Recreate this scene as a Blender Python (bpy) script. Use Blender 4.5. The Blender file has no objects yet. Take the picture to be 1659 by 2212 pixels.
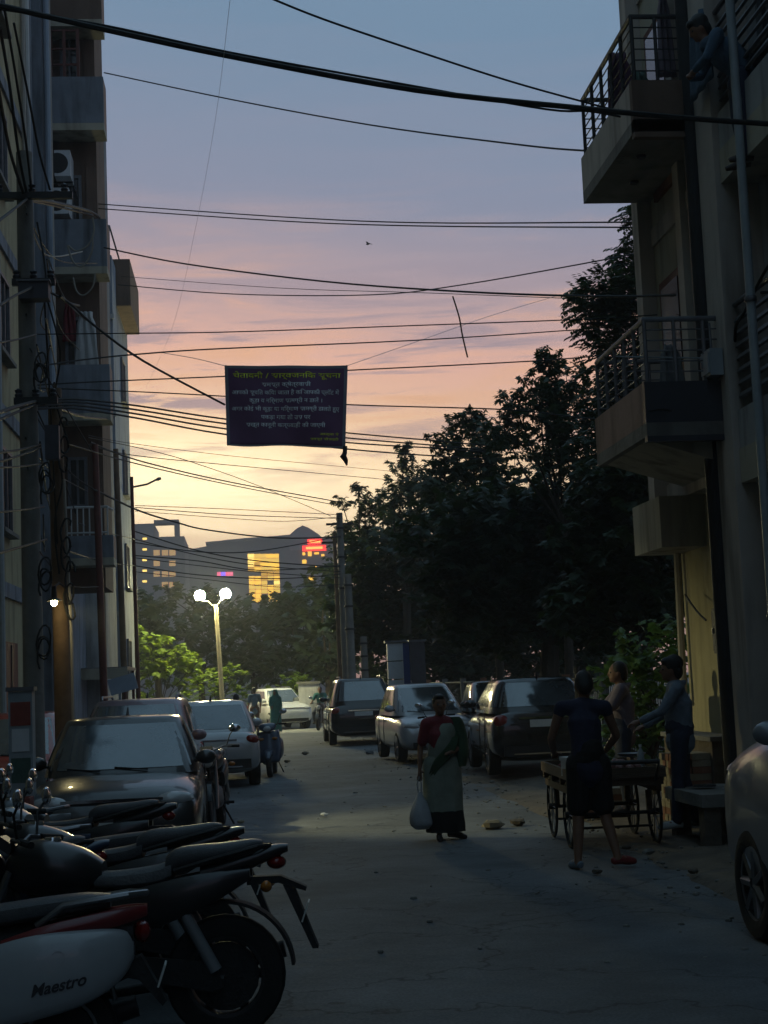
import bpy, bmesh, math, random
from mathutils import Vector, Matrix, noise
R = math.radians
rnd = random.Random(7)
sc = bpy.context.scene
col = sc.collection

# ------------------------------------------------------------------ camera
F, CX, CY, CAMZ = 3300.0, 829.5, 1106.0, 1.75      # picture measured on a 1659 x 2212 grid
YAW, PITCH, ROLL = R(5.43), R(6.30), 0.042
CR = Matrix.Rotation(-YAW, 3, 'Z') @ Matrix.Rotation(R(90) + PITCH, 3, 'X') @ Matrix.Rotation(-ROLL, 3, 'Z')
cam_d = bpy.data.cameras.new('camera')
cam_d.sensor_fit = 'VERTICAL'; cam_d.sensor_height = 36.0; cam_d.sensor_width = 27.0
cam_d.lens = 36.0 * F / 2212.0
cam_d.clip_start = 0.05; cam_d.clip_end = 3000
cam = bpy.data.objects.new('camera', cam_d); col.objects.link(cam)
cam.matrix_world = Matrix.Translation((0, 0, CAMZ)) @ CR.to_4x4()
sc.camera = cam

# ------------------------------------------------------------------ sky
SUN_AZ, SUN_EL = R(-3.0), R(1.0)          # the glow stands just left of the street's end
w = bpy.data.worlds.new('World'); sc.world = w; w.use_nodes = True
nt = w.node_tree; N = nt.nodes; L = nt.links; N.clear()
def nd(t, **k):
    n = N.new(t)
    for a, b in k.items(): setattr(n, a, b)
    return n
def mth(op, a, b=None, c=None, clamp=False):
    n = nd('ShaderNodeMath', operation=op); n.use_clamp = clamp
    for i, x in enumerate((a, b, c)):
        if x is None: continue
        if isinstance(x, (int, float)): n.inputs[i].default_value = x
        else: L.new(x, n.inputs[i])
    return n.outputs[0]
def s2l(h):
    h = h.lstrip('#'); o = []
    for i in (0, 2, 4):
        c = int(h[i:i+2], 16) / 255
        o.append(c / 12.92 if c <= .04045 else ((c + .055) / 1.055) ** 2.4)
    return (*o, 1)
def mixc(fac, a, b, bt='MIX'):
    n = nd('ShaderNodeMix', data_type='RGBA', blend_type=bt)
    for s, x in ((n.inputs[0], fac), (n.inputs[6], a), (n.inputs[7], b)):
        if isinstance(x, (int, float)): s.default_value = x
        elif isinstance(x, tuple): s.default_value = x
        else: L.new(x, s)
    return n.outputs[2]
tc = nd('ShaderNodeTexCoord')
sx = nd('ShaderNodeSeparateXYZ'); L.new(tc.outputs['Generated'], sx.inputs[0])
X, Y, Z = sx.outputs
# thin cloud streaks: noise stretched along the horizon
mp = nd('ShaderNodeMapping'); mp.inputs['Scale'].default_value = (3.4, 3.4, 34); mp.inputs['Rotation'].default_value = (0, R(9), 0)
L.new(tc.outputs['Generated'], mp.inputs[0])
nz = nd('ShaderNodeTexNoise'); nz.inputs['Scale'].default_value = 2.0; nz.inputs['Detail'].default_value = 8; nz.inputs['Roughness'].default_value = .62
nz.inputs['Distortion'].default_value = .5
L.new(mp.outputs[0], nz.inputs[0])
cl = mth('SUBTRACT', nz.outputs[0], .5)
zz = mth('ADD', mth('ADD', Z, mth('MULTIPLY', X, .10)), mth('MULTIPLY', cl, .07))
rp = nd('ShaderNodeValToRGB'); L.new(zz, rp.inputs[0])
stops = [(0.0, '#c09080'), (.085, '#d8a88c'), (.11, '#e6b994'), (.142, '#fbd3a6'), (.172, '#fdc9a6'), (.215, '#f6c0ac'),
         (.262, '#bca6ad'), (.318, '#8d96ae'), (.42, '#7491ad'), (.62, '#7899b1'), (1.0, '#7a9db5')]
el = rp.color_ramp.elements
while len(el) < len(stops): el.new(.5)
for e, (p, c) in zip(el, stops): e.position = p; e.color = s2l(c)
# away from the sunset the same sky is dusk blue
sd = (math.sin(SUN_AZ), math.cos(SUN_AZ))
hl = mth('SQRT', mth('ADD', mth('MULTIPLY', X, X), mth('ADD', mth('MULTIPLY', Y, Y), 1e-6)))
ca = mth('DIVIDE', mth('ADD', mth('MULTIPLY', X, sd[0]), mth('MULTIPLY', Y, sd[1])), hl)   # cos of azimuth from the glow
rp2 = nd('ShaderNodeValToRGB'); L.new(zz, rp2.inputs[0])
st2 = [(0.0, '#5a6076'), (.2, '#66708a'), (.42, '#728da6'), (1.0, '#82a6bd')]
el = rp2.color_ramp.elements
while len(el) < len(st2): el.new(.5)
for e, (p, c) in zip(el, st2): e.position = p; e.color = s2l(c)
facing = nd('ShaderNodeMapRange'); facing.interpolation_type = 'SMOOTHSTEP'
facing.inputs[1].default_value = -.2; facing.inputs[2].default_value = .93
L.new(ca, facing.inputs[0])
base = mixc(facing.outputs[0], rp2.outputs[0], rp.outputs[0])
# yellow afterglow over the sun's place
az2 = mth('MULTIPLY', mth('SUBTRACT', 1.0, ca), -62.0)
dz = mth('SUBTRACT', zz, .128)
g = mth('POWER', 2.718, mth('ADD', az2, mth('MULTIPLY', mth('MULTIPLY', dz, dz), -900.0)))
base = mixc(mth('MULTIPLY', g, .95, clamp=True), base, (2.7, 2.3, 1.4, 1))
g2 = mth('POWER', 2.718, mth('ADD', mth('MULTIPLY', az2, .35), mth('MULTIPLY', mth('MULTIPLY', dz, dz), -330.0)))
base = mixc(mth('MULTIPLY', g2, .42, clamp=True), base, (1.7, 1.2, .68, 1))
# streaks of greyer and of pinker cloud
cr = nd('ShaderNodeMapRange'); cr.inputs[1].default_value = .02; cr.inputs[2].default_value = .10; L.new(cl, cr.inputs[0])
band = mth('POWER', 2.718, mth('MULTIPLY', mth('POWER', mth('SUBTRACT', Z, .2), 2.0), -300.0))
base = mixc(mth('MULTIPLY', cr.outputs[0], mth('MULTIPLY', band, .85), clamp=True), base, s2l('#a998a4'))
cr2 = nd('ShaderNodeMapRange'); cr2.inputs[1].default_value = -.02; cr2.inputs[2].default_value = -.15; L.new(cl, cr2.inputs[0])
base = mixc(mth('MULTIPLY', cr2.outputs[0], mth('MULTIPLY', band, .75), clamp=True), base, s2l('#f9bd92'))
bg = nd('ShaderNodeBackground'); L.new(base, bg.inputs[0]); bg.inputs[1].default_value = 1.0
sky = nd('ShaderNodeTexSky', sky_type='NISHITA'); sky.sun_disc = False
sky.sun_elevation = SUN_EL; sky.sun_rotation = SUN_AZ; sky.dust_density = 4.0
bg2 = nd('ShaderNodeBackground'); L.new(sky.outputs[0], bg2.inputs[0]); bg2.inputs[1].default_value = .01
ad = nd('ShaderNodeAddShader'); L.new(bg.outputs[0], ad.inputs[0]); L.new(bg2.outputs[0], ad.inputs[1])
wo = nd('ShaderNodeOutputWorld'); L.new(ad.outputs[0], wo.inputs[0])

sl = bpy.data.lights.new('sun', 'SUN'); sl.energy = .02; sl.angle = R(12); sl.color = (1, .75, .5)   # the sun has set: only a trace of it
sun = bpy.data.objects.new('sun', sl); col.objects.link(sun)
sun.rotation_euler = (R(90) - SUN_EL, 0, -SUN_AZ + R(180)); sun.location = (0, 0, 30)
vs = sc.view_settings; vs.view_transform = 'Standard'; vs.look = 'None'; vs.exposure = 0; vs.gamma = 1; vs.use_curve_mapping = False
sc.render.engine = 'CYCLES'
sc.cycles.use_denoising = True
sc.cycles.max_bounces = 5; sc.cycles.diffuse_bounces = 3; sc.cycles.glossy_bounces = 3; sc.cycles.transparent_max_bounces = 6
sc.cycles.sample_clamp_indirect = 4.0

# ------------------------------------------------------------------ picture to place
def ray(x, y): return (CR @ Vector((x - CX, CY - y, -F))).normalized()
def at(x, y, d=None, X=None, z=None):       # point seen at (x, y): on the plane Y = d, on X = ..., or at height z
    r = ray(x, y)
    if d is not None: t = d / r.y
    elif X is not None: t = X / r.x
    else: t = (z - CAMZ) / r.z
    return Vector((0, 0, CAMZ)) + r * t
def gnd(x, y): return at(x, y, z=0.0)

# ------------------------------------------------------------------ mesh tools
def spl(pts, m):                              # Catmull-Rom through tuples
    pts = [Vector(p) if len(p) <= 4 else list(p) for p in pts]; out = []
    n = len(pts)
    def comb(a, b, c, d, t):
        o = []
        for i in range(len(b)):
            o.append(.5 * (2*b[i] + (c[i]-a[i])*t + (2*a[i]-5*b[i]+4*c[i]-d[i])*t*t + (3*b[i]-a[i]-3*c[i]+d[i])*t**3))
        return o
    for i in range(n - 1):
        a = pts[max(i-1, 0)]; b = pts[i]; c = pts[i+1]; d = pts[min(i+2, n-1)]
        for k in range(m): out.append(comb(a, b, c, d, k / m))
    out.append(list(pts[-1]))
    return out
class MB:
    def __init__(s): s.v = []; s.f = []
    def add(s, v, f):
        o = len(s.v); s.v += [Vector(p) for p in v]; s.f += [tuple(o + i for i in q) for q in f]; return s
    def xf(s, M, start=0):
        for i in range(start, len(s.v)): s.v[i] = M @ s.v[i]
        return s
    def box(s, c, d, rot=None):
        c = Vector(c); h = [x / 2 for x in d]
        v = [Vector((i*h[0], j*h[1], k*h[2])) for k in (-1, 1) for j in (-1, 1) for i in (-1, 1)]
        if rot is not None: v = [rot @ p for p in v]
        return s.add([c + p for p in v], [(0,2,3,1), (4,5,7,6), (0,1,5,4), (2,6,7,3), (0,4,6,2), (1,3,7,5)])
    def b2(s, x0, x1, y0, y1, z0, z1): return s.box(((x0+x1)/2, (y0+y1)/2, (z0+z1)/2), (abs(x1-x0), abs(y1-y0), abs(z1-z0)))
    def tube(s, pts, r, n=8, cap=True, flat=1.0):
        pts = [Vector(p) for p in pts]; m = len(pts)
        rr = r if isinstance(r, (list, tuple)) else [r] * m
        t0 = (pts[1] - pts[0]).normalized()
        u = t0.orthogonal().normalized(); v = []; f = []
        for i, p in enumerate(pts):
            t = (pts[min(i+1, m-1)] - pts[max(i-1, 0)])
            t = t.normalized() if t.length > 1e-9 else t0
            u = (u - t * u.dot(t)); u = u.normalized() if u.length > 1e-6 else t.orthogonal().normalized()
            b = t.cross(u)
            for k in range(n):
                a = 2 * math.pi * k / n
                v.append(p + (u * math.cos(a) + b * math.sin(a) * flat) * rr[i])
        for i in range(m - 1):
            for k in range(n):
                f.append((i*n+k, i*n+(k+1) % n, (i+1)*n+(k+1) % n, (i+1)*n+k))
        if cap: f += [tuple(range(n-1, -1, -1)), tuple((m-1)*n + k for k in range(n))]
        return s.add(v, f)
    def loft(s, secs, n=20, sub=1):           # sections along y: (y, xc, zc, hx, hz, e)
        if sub > 1: secs = spl(secs, sub)
        v = []; f = []; m = len(secs)
        for (y, xc, zc, hx, hz, e) in secs:
            for k in range(n):
                a = 2 * math.pi * k / n; c = math.cos(a); q = math.sin(a)
                v.append((xc + hx * math.copysign(abs(c) ** (2/e), c), y, zc + hz * math.copysign(abs(q) ** (2/e), q)))
        for i in range(m - 1):
            for k in range(n): f.append((i*n+k, (i+1)*n+k, (i+1)*n+(k+1) % n, i*n+(k+1) % n))
        f += [tuple(range(n)), tuple((m-1)*n + k for k in range(n-1, -1, -1))]
        return s.add(v, f)
    def ball(s, c, r, nu=14, nv=9, rot=None):
        if isinstance(r, (int, float)): r = (r, r, r)
        v = []; f = []; c = Vector(c)
        for j in range(1, nv):
            t = math.pi * j / nv
            for i in range(nu):
                a = 2 * math.pi * i / nu
                p = Vector((r[0]*math.sin(t)*math.cos(a), r[1]*math.sin(t)*math.sin(a), r[2]*math.cos(t)))
                v.append(c + (rot @ p if rot is not None else p))
        top = len(v); p = Vector((0, 0, r[2])); q = Vector((0, 0, -r[2]))
        v += [c + (rot @ p if rot is not None else p), c + (rot @ q if rot is not None else q)]
        for j in range(nv - 2):
            for i in range(nu): f.append((j*nu+i, (j+1)*nu+i, (j+1)*nu+(i+1) % nu, j*nu+(i+1) % nu))
        for i in range(nu):
            f.append((top, i, (i+1) % nu)); f.append((top+1, (nv-2)*nu+(i+1) % nu, (nv-2)*nu+i))
        return s.add(v, f)
    def lathe(s, prof, c=(0, 0, 0), n=24, axis='Z'):
        v = []; f = []; m = len(prof); c = Vector(c)
        for (r, z) in prof:
            for k in range(n):
                a = 2 * math.pi * k / n
                p = (r*math.cos(a), r*math.sin(a), z)
                if axis == 'X': p = (p[2], p[0], p[1])
                if axis == 'Y': p = (p[0], p[2], p[1])
                v.append(c + Vector(p))
        for i in range(m - 1):
            for k in range(n): f.append((i*n+k, i*n+(k+1) % n, (i+1)*n+(k+1) % n, (i+1)*n+k))
        return s.add(v, f)
    def prism(s, poly, a0, a1, axis='X'):     # polygon in the other two axes, extruded
        n = len(poly); v = []
        for a in (a0, a1):
            for (p, q) in poly: v.append((a, p, q) if axis == 'X' else (p, a, q) if axis == 'Y' else (p, q, a))
        f = [tuple(range(n)), tuple(range(2*n-1, n-1, -1))] + [(i, n+i, n+(i+1) % n, (i+1) % n) for i in range(n)]
        return s.add(v, f)
    def grid(s, fn, nu, nv):
        v = [fn(i / nu, j / nv) for j in range(nv + 1) for i in range(nu + 1)]
        f = [(j*(nu+1)+i, j*(nu+1)+i+1, (j+1)*(nu+1)+i+1, (j+1)*(nu+1)+i) for j in range(nv) for i in range(nu)]
        return s.add(v, f)
    def mesh(s, name, m=None, ang=38, fix=True):
        me = bpy.data.meshes.new(name); me.from_pydata([tuple(p) for p in s.v], [], s.f)
        if fix and len(s.f) < 60000:
            bm = bmesh.new(); bm.from_mesh(me); bmesh.ops.recalc_face_normals(bm, faces=bm.faces); bm.to_mesh(me); bm.free()
        me.shade_smooth()
        if ang: me.set_sharp_from_angle(angle=R(ang))
        if m is not None: me.materials.append(M[m] if isinstance(m, str) else m)
        me.update(); return me
    def build(s, name, m, parent=None, ang=38, fix=True):
        o = bpy.data.objects.new(name, s.mesh(name, m, ang, fix)); col.objects.link(o)
        if parent is not None: o.parent = parent
        return o
def tag(o, label=None, cat=None, group=None, kind=None):
    if label: o['label'] = label
    if cat: o['category'] = cat
    if group: o['group'] = group
    if kind: o['kind'] = kind
    return o
def thing(name, label, cat, loc=(0, 0, 0), rz=0, group=None):
    o = bpy.data.objects.new(name, None); o.empty_display_size = .2; col.objects.link(o)
    o.location = loc; o.rotation_euler = (0, 0, rz)
    return tag(o, label, cat, group)
def copy_tree(o, parent=None):
    kids = list(o.children)
    c = o.copy(); col.objects.link(c); c.parent = parent
    for k in kids: copy_tree(k, c)
    return c
def dup(o, loc, rz, label=None, s=None):
    c = copy_tree(o); c.location = loc; c.rotation_euler = (0, 0, rz)
    if label: c['label'] = label
    if s: c.scale = (s, s, s) if isinstance(s, (int, float)) else s
    return c
def baked(o):                                 # apply modifiers
    dg = bpy.context.evaluated_depsgraph_get(); dg.update()
    me = bpy.data.meshes.new_from_object(o.evaluated_get(dg)); o.modifiers.clear(); o.data = me
    return o

# ------------------------------------------------------------------ materials
M = {}
def pm(name, c, rough=.7, var=.25, scale=6, bump=0, metal=0, spec=.5, c2=None, stain=0, stretch=None, emit=None, coat=0):
    m = bpy.data.materials.new(name); m.use_nodes = True; t = m.node_tree; n = t.nodes; l = t.links
    b = n['Principled BSDF']; b.inputs['Roughness'].default_value = rough; b.inputs['Metallic'].default_value = metal
    b.inputs['Specular IOR Level'].default_value = spec; b.inputs['Coat Weight'].default_value = coat
    if isinstance(c, str): c = s2l(c)[:3]
    if c2 is None: c2 = tuple(x * (1 - var) for x in c)
    tcn = n.new('ShaderNodeTexCoord'); src = tcn.outputs['Object']
    if stretch:
        mpn = n.new('ShaderNodeMapping'); mpn.inputs['Scale'].default_value = stretch; l.new(src, mpn.inputs[0]); src = mpn.outputs[0]
    no = n.new('ShaderNodeTexNoise'); no.inputs['Scale'].default_value = scale; no.inputs['Detail'].default_value = 6; no.inputs['Roughness'].default_value = .6
    l.new(src, no.inputs[0])
    ra = n.new('ShaderNodeValToRGB'); ra.color_ramp.elements[0].position = .32; ra.color_ramp.elements[1].position = .68
    ra.color_ramp.elements[0].color = (*c2, 1); ra.color_ramp.elements[1].color = (*c, 1)
    l.new(no.outputs[0], ra.inputs[0]); out = ra.outputs[0]
    if stain:
        mpn = n.new('ShaderNodeMapping'); mpn.inputs['Scale'].default_value = (1.6, 1.6, .22); l.new(tcn.outputs['Object'], mpn.inputs[0])
        n2 = n.new('ShaderNodeTexNoise'); n2.inputs['Scale'].default_value = 2.2; n2.inputs['Detail'].default_value = 8; l.new(mpn.outputs[0], n2.inputs[0])
        r2 = n.new('ShaderNodeMapRange'); r2.inputs[1].default_value = .48; r2.inputs[2].default_value = .7; r2.inputs[4].default_value = stain; l.new(n2.outputs[0], r2.inputs[0])
        mx = n.new('ShaderNodeMix'); mx.data_type = 'RGBA'; l.new(r2.outputs[0], mx.inputs[0]); l.new(out, mx.inputs[6])
        mx.inputs[7].default_value = (c[0]*.22, c[1]*.21, c[2]*.2, 1); out = mx.outputs[2]
    l.new(out, b.inputs['Base Color'])
    if bump:
        bn = n.new('ShaderNodeBump'); bn.inputs['Strength'].default_value = bump; bn.inputs['Distance'].default_value = .02
        n3 = n.new('ShaderNodeTexNoise'); n3.inputs['Scale'].default_value = scale * 5; n3.inputs['Detail'].default_value = 5; l.new(src, n3.inputs[0])
        l.new(n3.outputs[0], bn.inputs['Height']); l.new(bn.outputs[0], b.inputs['Normal'])
    if emit:
        b.inputs['Emission Color'].default_value = (*emit[0], 1); b.inputs['Emission Strength'].default_value = emit[1]
    M[name] = m; return m
pm('asphalt', (.150, .160, .168), .85, .30, .9, .6)
def road_detail(m):
    t = m.node_tree; n = t.nodes; l = t.links; b = n['Principled BSDF']; src = b.inputs['Base Color'].links[0].from_socket
    tcn = n.new('ShaderNodeTexCoord')
    big = n.new('ShaderNodeTexNoise'); big.inputs['Scale'].default_value = .33; big.inputs['Detail'].default_value = 9; big.inputs['Roughness'].default_value = .68; l.new(tcn.outputs['Object'], big.inputs[0])
    r1 = n.new('ShaderNodeMapRange'); r1.inputs[1].default_value = .42; r1.inputs[2].default_value = .62; r1.inputs[3].default_value = .62; r1.inputs[4].default_value = 1.12; l.new(big.outputs[0], r1.inputs[0])
    fine = n.new('ShaderNodeTexNoise'); fine.inputs['Scale'].default_value = 55; fine.inputs['Detail'].default_value = 3; l.new(tcn.outputs['Object'], fine.inputs[0])
    r2 = n.new('ShaderNodeMapRange'); r2.inputs[1].default_value = .35; r2.inputs[2].default_value = .65; r2.inputs[3].default_value = .78; r2.inputs[4].default_value = 1.2; l.new(fine.outputs[0], r2.inputs[0])
    vd = n.new('ShaderNodeTexVoronoi'); vd.feature = 'DISTANCE_TO_EDGE'; vd.inputs['Scale'].default_value = .55; vd.inputs['Randomness'].default_value = 1
    wp = n.new('ShaderNodeVectorMath'); wp.operation = 'ADD'; wn = n.new('ShaderNodeTexNoise'); wn.inputs['Scale'].default_value = 2.2; wn.inputs['Detail'].default_value = 5
    l.new(tcn.outputs['Object'], wn.inputs[0]); l.new(tcn.outputs['Object'], wp.inputs[0]); l.new(wn.outputs[1], wp.inputs[1]); l.new(wp.outputs[0], vd.inputs[0])
    r3 = n.new('ShaderNodeMapRange'); r3.inputs[1].default_value = .002; r3.inputs[2].default_value = .014; r3.inputs[3].default_value = .45; r3.inputs[4].default_value = 1; l.new(vd.outputs[0], r3.inputs[0])
    out = src
    for r_ in (r1, r2, r3):
        mx = n.new('ShaderNodeMix'); mx.data_type = 'RGBA'; mx.blend_type = 'MULTIPLY'; mx.inputs[0].default_value = 1
        l.new(out, mx.inputs[6]); l.new(r_.outputs[0], mx.inputs[7]); out = mx.outputs[2]
    l.new(out, b.inputs['Base Color'])
road_detail(M['asphalt'])
pm('dirt', (.15, .12, .09), .95, .45, 3, .9)
pm('earth', (.10, .095, .07), .95, .4, .6, .6)
pm('pale_concrete', (.30, .29, .26), .9, .3, 1.0, .5)
pm('wall_grey', (.38, .38, .38), .9, .25, 1.5, .3, stain=.8)
pm('wall_slate', (.23, .255, .295), .9, .3, 1.5, .4, stain=.9)
pm('wall_yellow', (.42, .37, .22), .9, .2, 1.5, .3, stain=.6)
pm('wall_blue', (.33, .38, .45), .9, .2, 1.5, .3, stain=.6)
pm('wall_pale', (.52, .46, .41), .9, .2, 1.5, .3, stain=.7)
pm('wall_cream', (.46, .42, .33), .9, .2, 1.5, .3, stain=.7)
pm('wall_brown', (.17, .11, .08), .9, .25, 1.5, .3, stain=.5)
pm('wall_pink', (.40, .25, .20), .9, .2, 1.5, .3, stain=.6)
pm('white_plaster', (.55, .55, .54), .85, .2, 2, .3, stain=.7)
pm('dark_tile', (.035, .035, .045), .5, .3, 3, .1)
pm('concrete', (.22, .21, .19), .9, .3, 3, .6, stain=.5)
pm('paver', (.30, .25, .17), .9, .3, 4, .5)
pm('brick', (.26, .12, .07), .9, .4, 5, .5)
pm('steel', (.25, .25, .26), .35, .2, 6, 0, metal=.9)
pm('chrome', (.7, .7, .72), .12, .1, 6, 0, metal=1)
pm('black_iron', (.025, .024, .024), .5, .3, 8, .2, metal=.3)
pm('grey_iron', (.16, .16, .17), .5, .3, 8, .2, metal=.4)
pm('red_iron', (.12, .03, .02), .6, .3, 6, .2)
pm('rust_pole', (.16, .10, .06), .8, .4, 5, .3)
pm('lamp_paint', (.45, .38, .24), .6, .25, 5, .2)
pm('cable', (.012, .012, .012), .7, .2, 5)
pm('pale_cable', (.34, .31, .27), .7, .2, 5)
pm('string', (.75, .76, .8), .8, .2, 5)
pm('rubber', (.012, .012, .012), .8, .3, 10, .2)
pm('black_plastic', (.018, .018, .019), .42, .3, 10, .1)
pm('matt_black', (.015, .015, .016), .7, .3, 12, .3)
pm('seat_vinyl', (.055, .058, .064), .45, .3, 25, .25)
pm('grey_cloth', (.15, .155, .16), .85, .3, 9, .4)
pm('car_dark', (.035, .032, .032), .28, .2, 3, 0, coat=.6)
pm('car_black', (.012, .011, .012), .25, .2, 3, 0, coat=.7)
pm('car_maroon', (.05, .012, .014), .25, .2, 3, 0, coat=.6)
pm('car_silver', (.45, .46, .47), .3, .12, 3, 0, metal=.35, coat=.5)
pm('car_white', (.68, .68, .67), .3, .08, 3, 0, coat=.5)
pm('car_grey', (.21, .22, .235), .35, .12, 3, 0, metal=.1, coat=.4)
pm('car_mauve', (.20, .13, .15), .3, .15, 3, 0, metal=.3, coat=.5)
pm('car_red', (.30, .045, .025), .3, .2, 3, 0, coat=.5)
pm('car_glass', (.075, .092, .105), .10, .35, 2.5, 0, spec=1.0)
M['car_glass'].node_tree.nodes['Principled BSDF'].inputs['IOR'].default_value = 1.8
pm('lens', (.5, .5, .5), .1, .2, 8, 0, spec=.8)
pm('red_lens', (.22, .008, .008), .15, .3, 8, 0, spec=.6)
pm('amber_lens', (.4, .14, .02), .2, .3, 8)
pm('plate', (.62, .62, .58), .5, .12, 20)
pm('bike_white', (.36, .38, .40), .3, .12, 4, 0, coat=.4)
pm('bike_red', (.20, .014, .016), .3, .2, 4, 0, coat=.4)
pm('bike_grey', (.2, .21, .22), .35, .2, 4, 0, coat=.3)
pm('bike_blue', (.03, .05, .09), .3, .2, 4, 0, coat=.4)
pm('skin', (.20, .10, .06), .6, .15, 8)
pm('hair', (.008, .007, .006), .55, .3, 40, .4)
pm('wood', (.10, .065, .04), .85, .45, 2, .5, stretch=(1, 9, 9))
pm('wood_red', (.17, .05, .025), .7, .4, 2, .4, stretch=(9, 9, 1))
pm('bark', (.07, .055, .04), .95, .5, 6, 1.0, stretch=(1, 1, .3))
pm('foam_box', (.62, .64, .66), .7, .1, 12, .2)
pm('poly_bag', (.36, .38, .40), .45, .2, 8, .3)
pm('blue_paint', (.03, .06, .22), .5, .2, 5)
pm('white_panel', (.62, .63, .64), .5, .15, 4)
pm('board_blue', (.32, .38, .46), .6, .2, 4)
pm('box_dark', (.06, .055, .07), .6, .3, 5, .1)
pm('box_grey', (.30, .34, .36), .55, .2, 5)
pm('box_red', (.30, .06, .04), .6, .3, 5, .2)
pm('banner_cloth', (.17, .07, .17), .55, .4, 1.2)
pm('banner_edge', (.24, .25, .30), .6, .2, 3)
pm('print_yellow', (.75, .76, .04), .6, .1, 5)
pm('print_white', (.80, .82, .86), .6, .1, 5)
pm('print_black', (.035, .035, .04), .5, .1, 5)
pm('dark_glass', (.02, .022, .026), .1, .3, 2, 0, spec=.8)
def leafm(name, c, var, tr=.3):
    m = pm(name, c, .55, var, 1.3); t = m.node_tree; b = t.nodes['Principled BSDF']
    ts = t.nodes.new('ShaderNodeBsdfTranslucent'); ts.inputs[0].default_value = (c[0]*1.5, c[1]*1.4, c[2]*.6, 1)
    mx = t.nodes.new('ShaderNodeMixShader'); mx.inputs[0].default_value = tr
    t.links.new(b.outputs[0], mx.inputs[1]); t.links.new(ts.outputs[0], mx.inputs[2])
    t.links.new(mx.outputs[0], t.nodes['Material Output'].inputs[0])
leafm('leaf_dark', (.035, .062, .03), .45, .25)
leafm('leaf_far', (.05, .075, .035), .4, .25)
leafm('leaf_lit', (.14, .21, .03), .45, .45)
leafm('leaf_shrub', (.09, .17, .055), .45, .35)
def em(name, c, s):
    m = pm(name, tuple(min(1, x) for x in c), .5, 0, 5, emit=(c, s)); return m
# ================================================================== ground
def sheet(name, pts, z, m, kind='structure', res=0):
    mb = MB(); mb.add([(p[0], p[1], z) for p in pts], [tuple(range(len(pts)))])
    return tag(mb.build(name, m), kind=kind)
sheet('ground', [(-320, -65), (320, -65), (320, 640), (-320, 640)], -.012, 'earth')
# road of worn concrete, a little uneven
mb = MB()
def road_pt(u, v):
    y = -8 + v * 64; x0 = -3.6; x1 = 3.9 + (0.35 * noise.noise((0, y * .25, 3)) if y < 60 else 0)
    x = x0 + (x1 - x0) * u
    return (x, y, .004 + .012 * noise.noise((x * .35, y * .3, 1.7)) + .012)
mb.grid(road_pt, 40, 160); tag(mb.build('road', 'asphalt'), kind='structure')
sheet('cross_road', [(-60, 55), (70, 55), (70, 63.5), (-60, 63.5)], .006, 'pale_concrete')
mb = MB()
def verge_pt(u, v):
    y = 5 + v * 45; e = 3.55 + .3 * noise.noise((0, y * .5, 9)); x = e + (7.5 - e) * u
    h = .03 + .10 * u + .07 * noise.noise((x * .9, y * .9, 4)) + .03 * noise.noise((x * 4, y * 4, 2))
    return (x, y, h if u > 0 else -.01)
mb.grid(verge_pt, 24, 150); tag(mb.build('dirt_verge', 'dirt'), kind='structure')
mb = MB()
def lverge(u, v):
    y = 2 + v * 52; x = -3.3 - u * 1.4 + .15 * noise.noise((0, y * .6, 5)); return (x, y, .035 + .05 * u + .03 * noise.noise((x * 2, y * 2, 4)))
mb.grid(lverge, 8, 90); tag(mb.build('footpath', 'concrete'), kind='structure')
# litter, stones and broken concrete lying on the road edges
pal = ['concrete', 'paver', 'dirt', 'grey_cloth', 'white_panel']
peb = []
for k in range(5):
    m_ = MB(); m_.ball((0, 0, .25), (.5, .42, .3), 7, 5)
    for i in range(len(m_.v)): m_.v[i] += Vector((rnd.uniform(-.1, .1), rnd.uniform(-.1, .1), rnd.uniform(-.06, .06)))
    peb.append(m_.mesh('stone', pal[k]))
mb = MB()
for k in range(900):
    y = rnd.uniform(9, 50); x = rnd.choice([rnd.gauss(3.7, .5), rnd.gauss(3.5, .35), rnd.gauss(-3.0, .5), rnd.uniform(-3, 3.6)])
    s = rnd.uniform(.008, .03) * (1.6 if rnd.random() < .1 else 1); a = rnd.uniform(0, 6)
    z = .02 if x < 3.4 else .06
    i0 = len(mb.v); mb.ball((0, 0, 0), (s, s * .8, s * .5), 5, 4); mb.xf(Matrix.Translation((x, y, z)) @ Matrix.Rotation(a, 4, 'Z'), i0)
tag(mb.build('gravel', 'concrete'), 'loose grit and chips scattered along the road edges', 'gravel', kind='stuff')
STN = 0
for (px, py, s, k) in [(1400, 1862, .07, 0), (1352, 1850, .05, 2), (1565, 1790, .09, 4), (1500, 1905, .05, 2), (1120, 1788, .10, 2), (1065, 1795, .13, 1),
                       (700, 1768, .06, 4), (520, 1783, .05, 1), (620, 1650, .08, 2), (660, 1632, .1, 1), (800, 1632, .12, 3), (1290, 1895, .05, 2)]:
    o = bpy.data.objects.new('stone', peb[k]); col.objects.link(o); p = gnd(px, py)
    o.location = (p.x, p.y, .03 if p.x < 3.4 else .07); o.scale = (s * 2, s * 2, s * 1.4); o.rotation_euler = (0, 0, rnd.uniform(0, 6))
    tag(o, ['grey concrete lump lying at the road edge', 'yellowish broken paver piece on the road', 'brown clod of dry earth on the road',
            'crumpled grey rag lying on the road', 'small white scrap of litter on the ground'][k], 'debris', 'bits of debris lying on the road')

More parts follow.
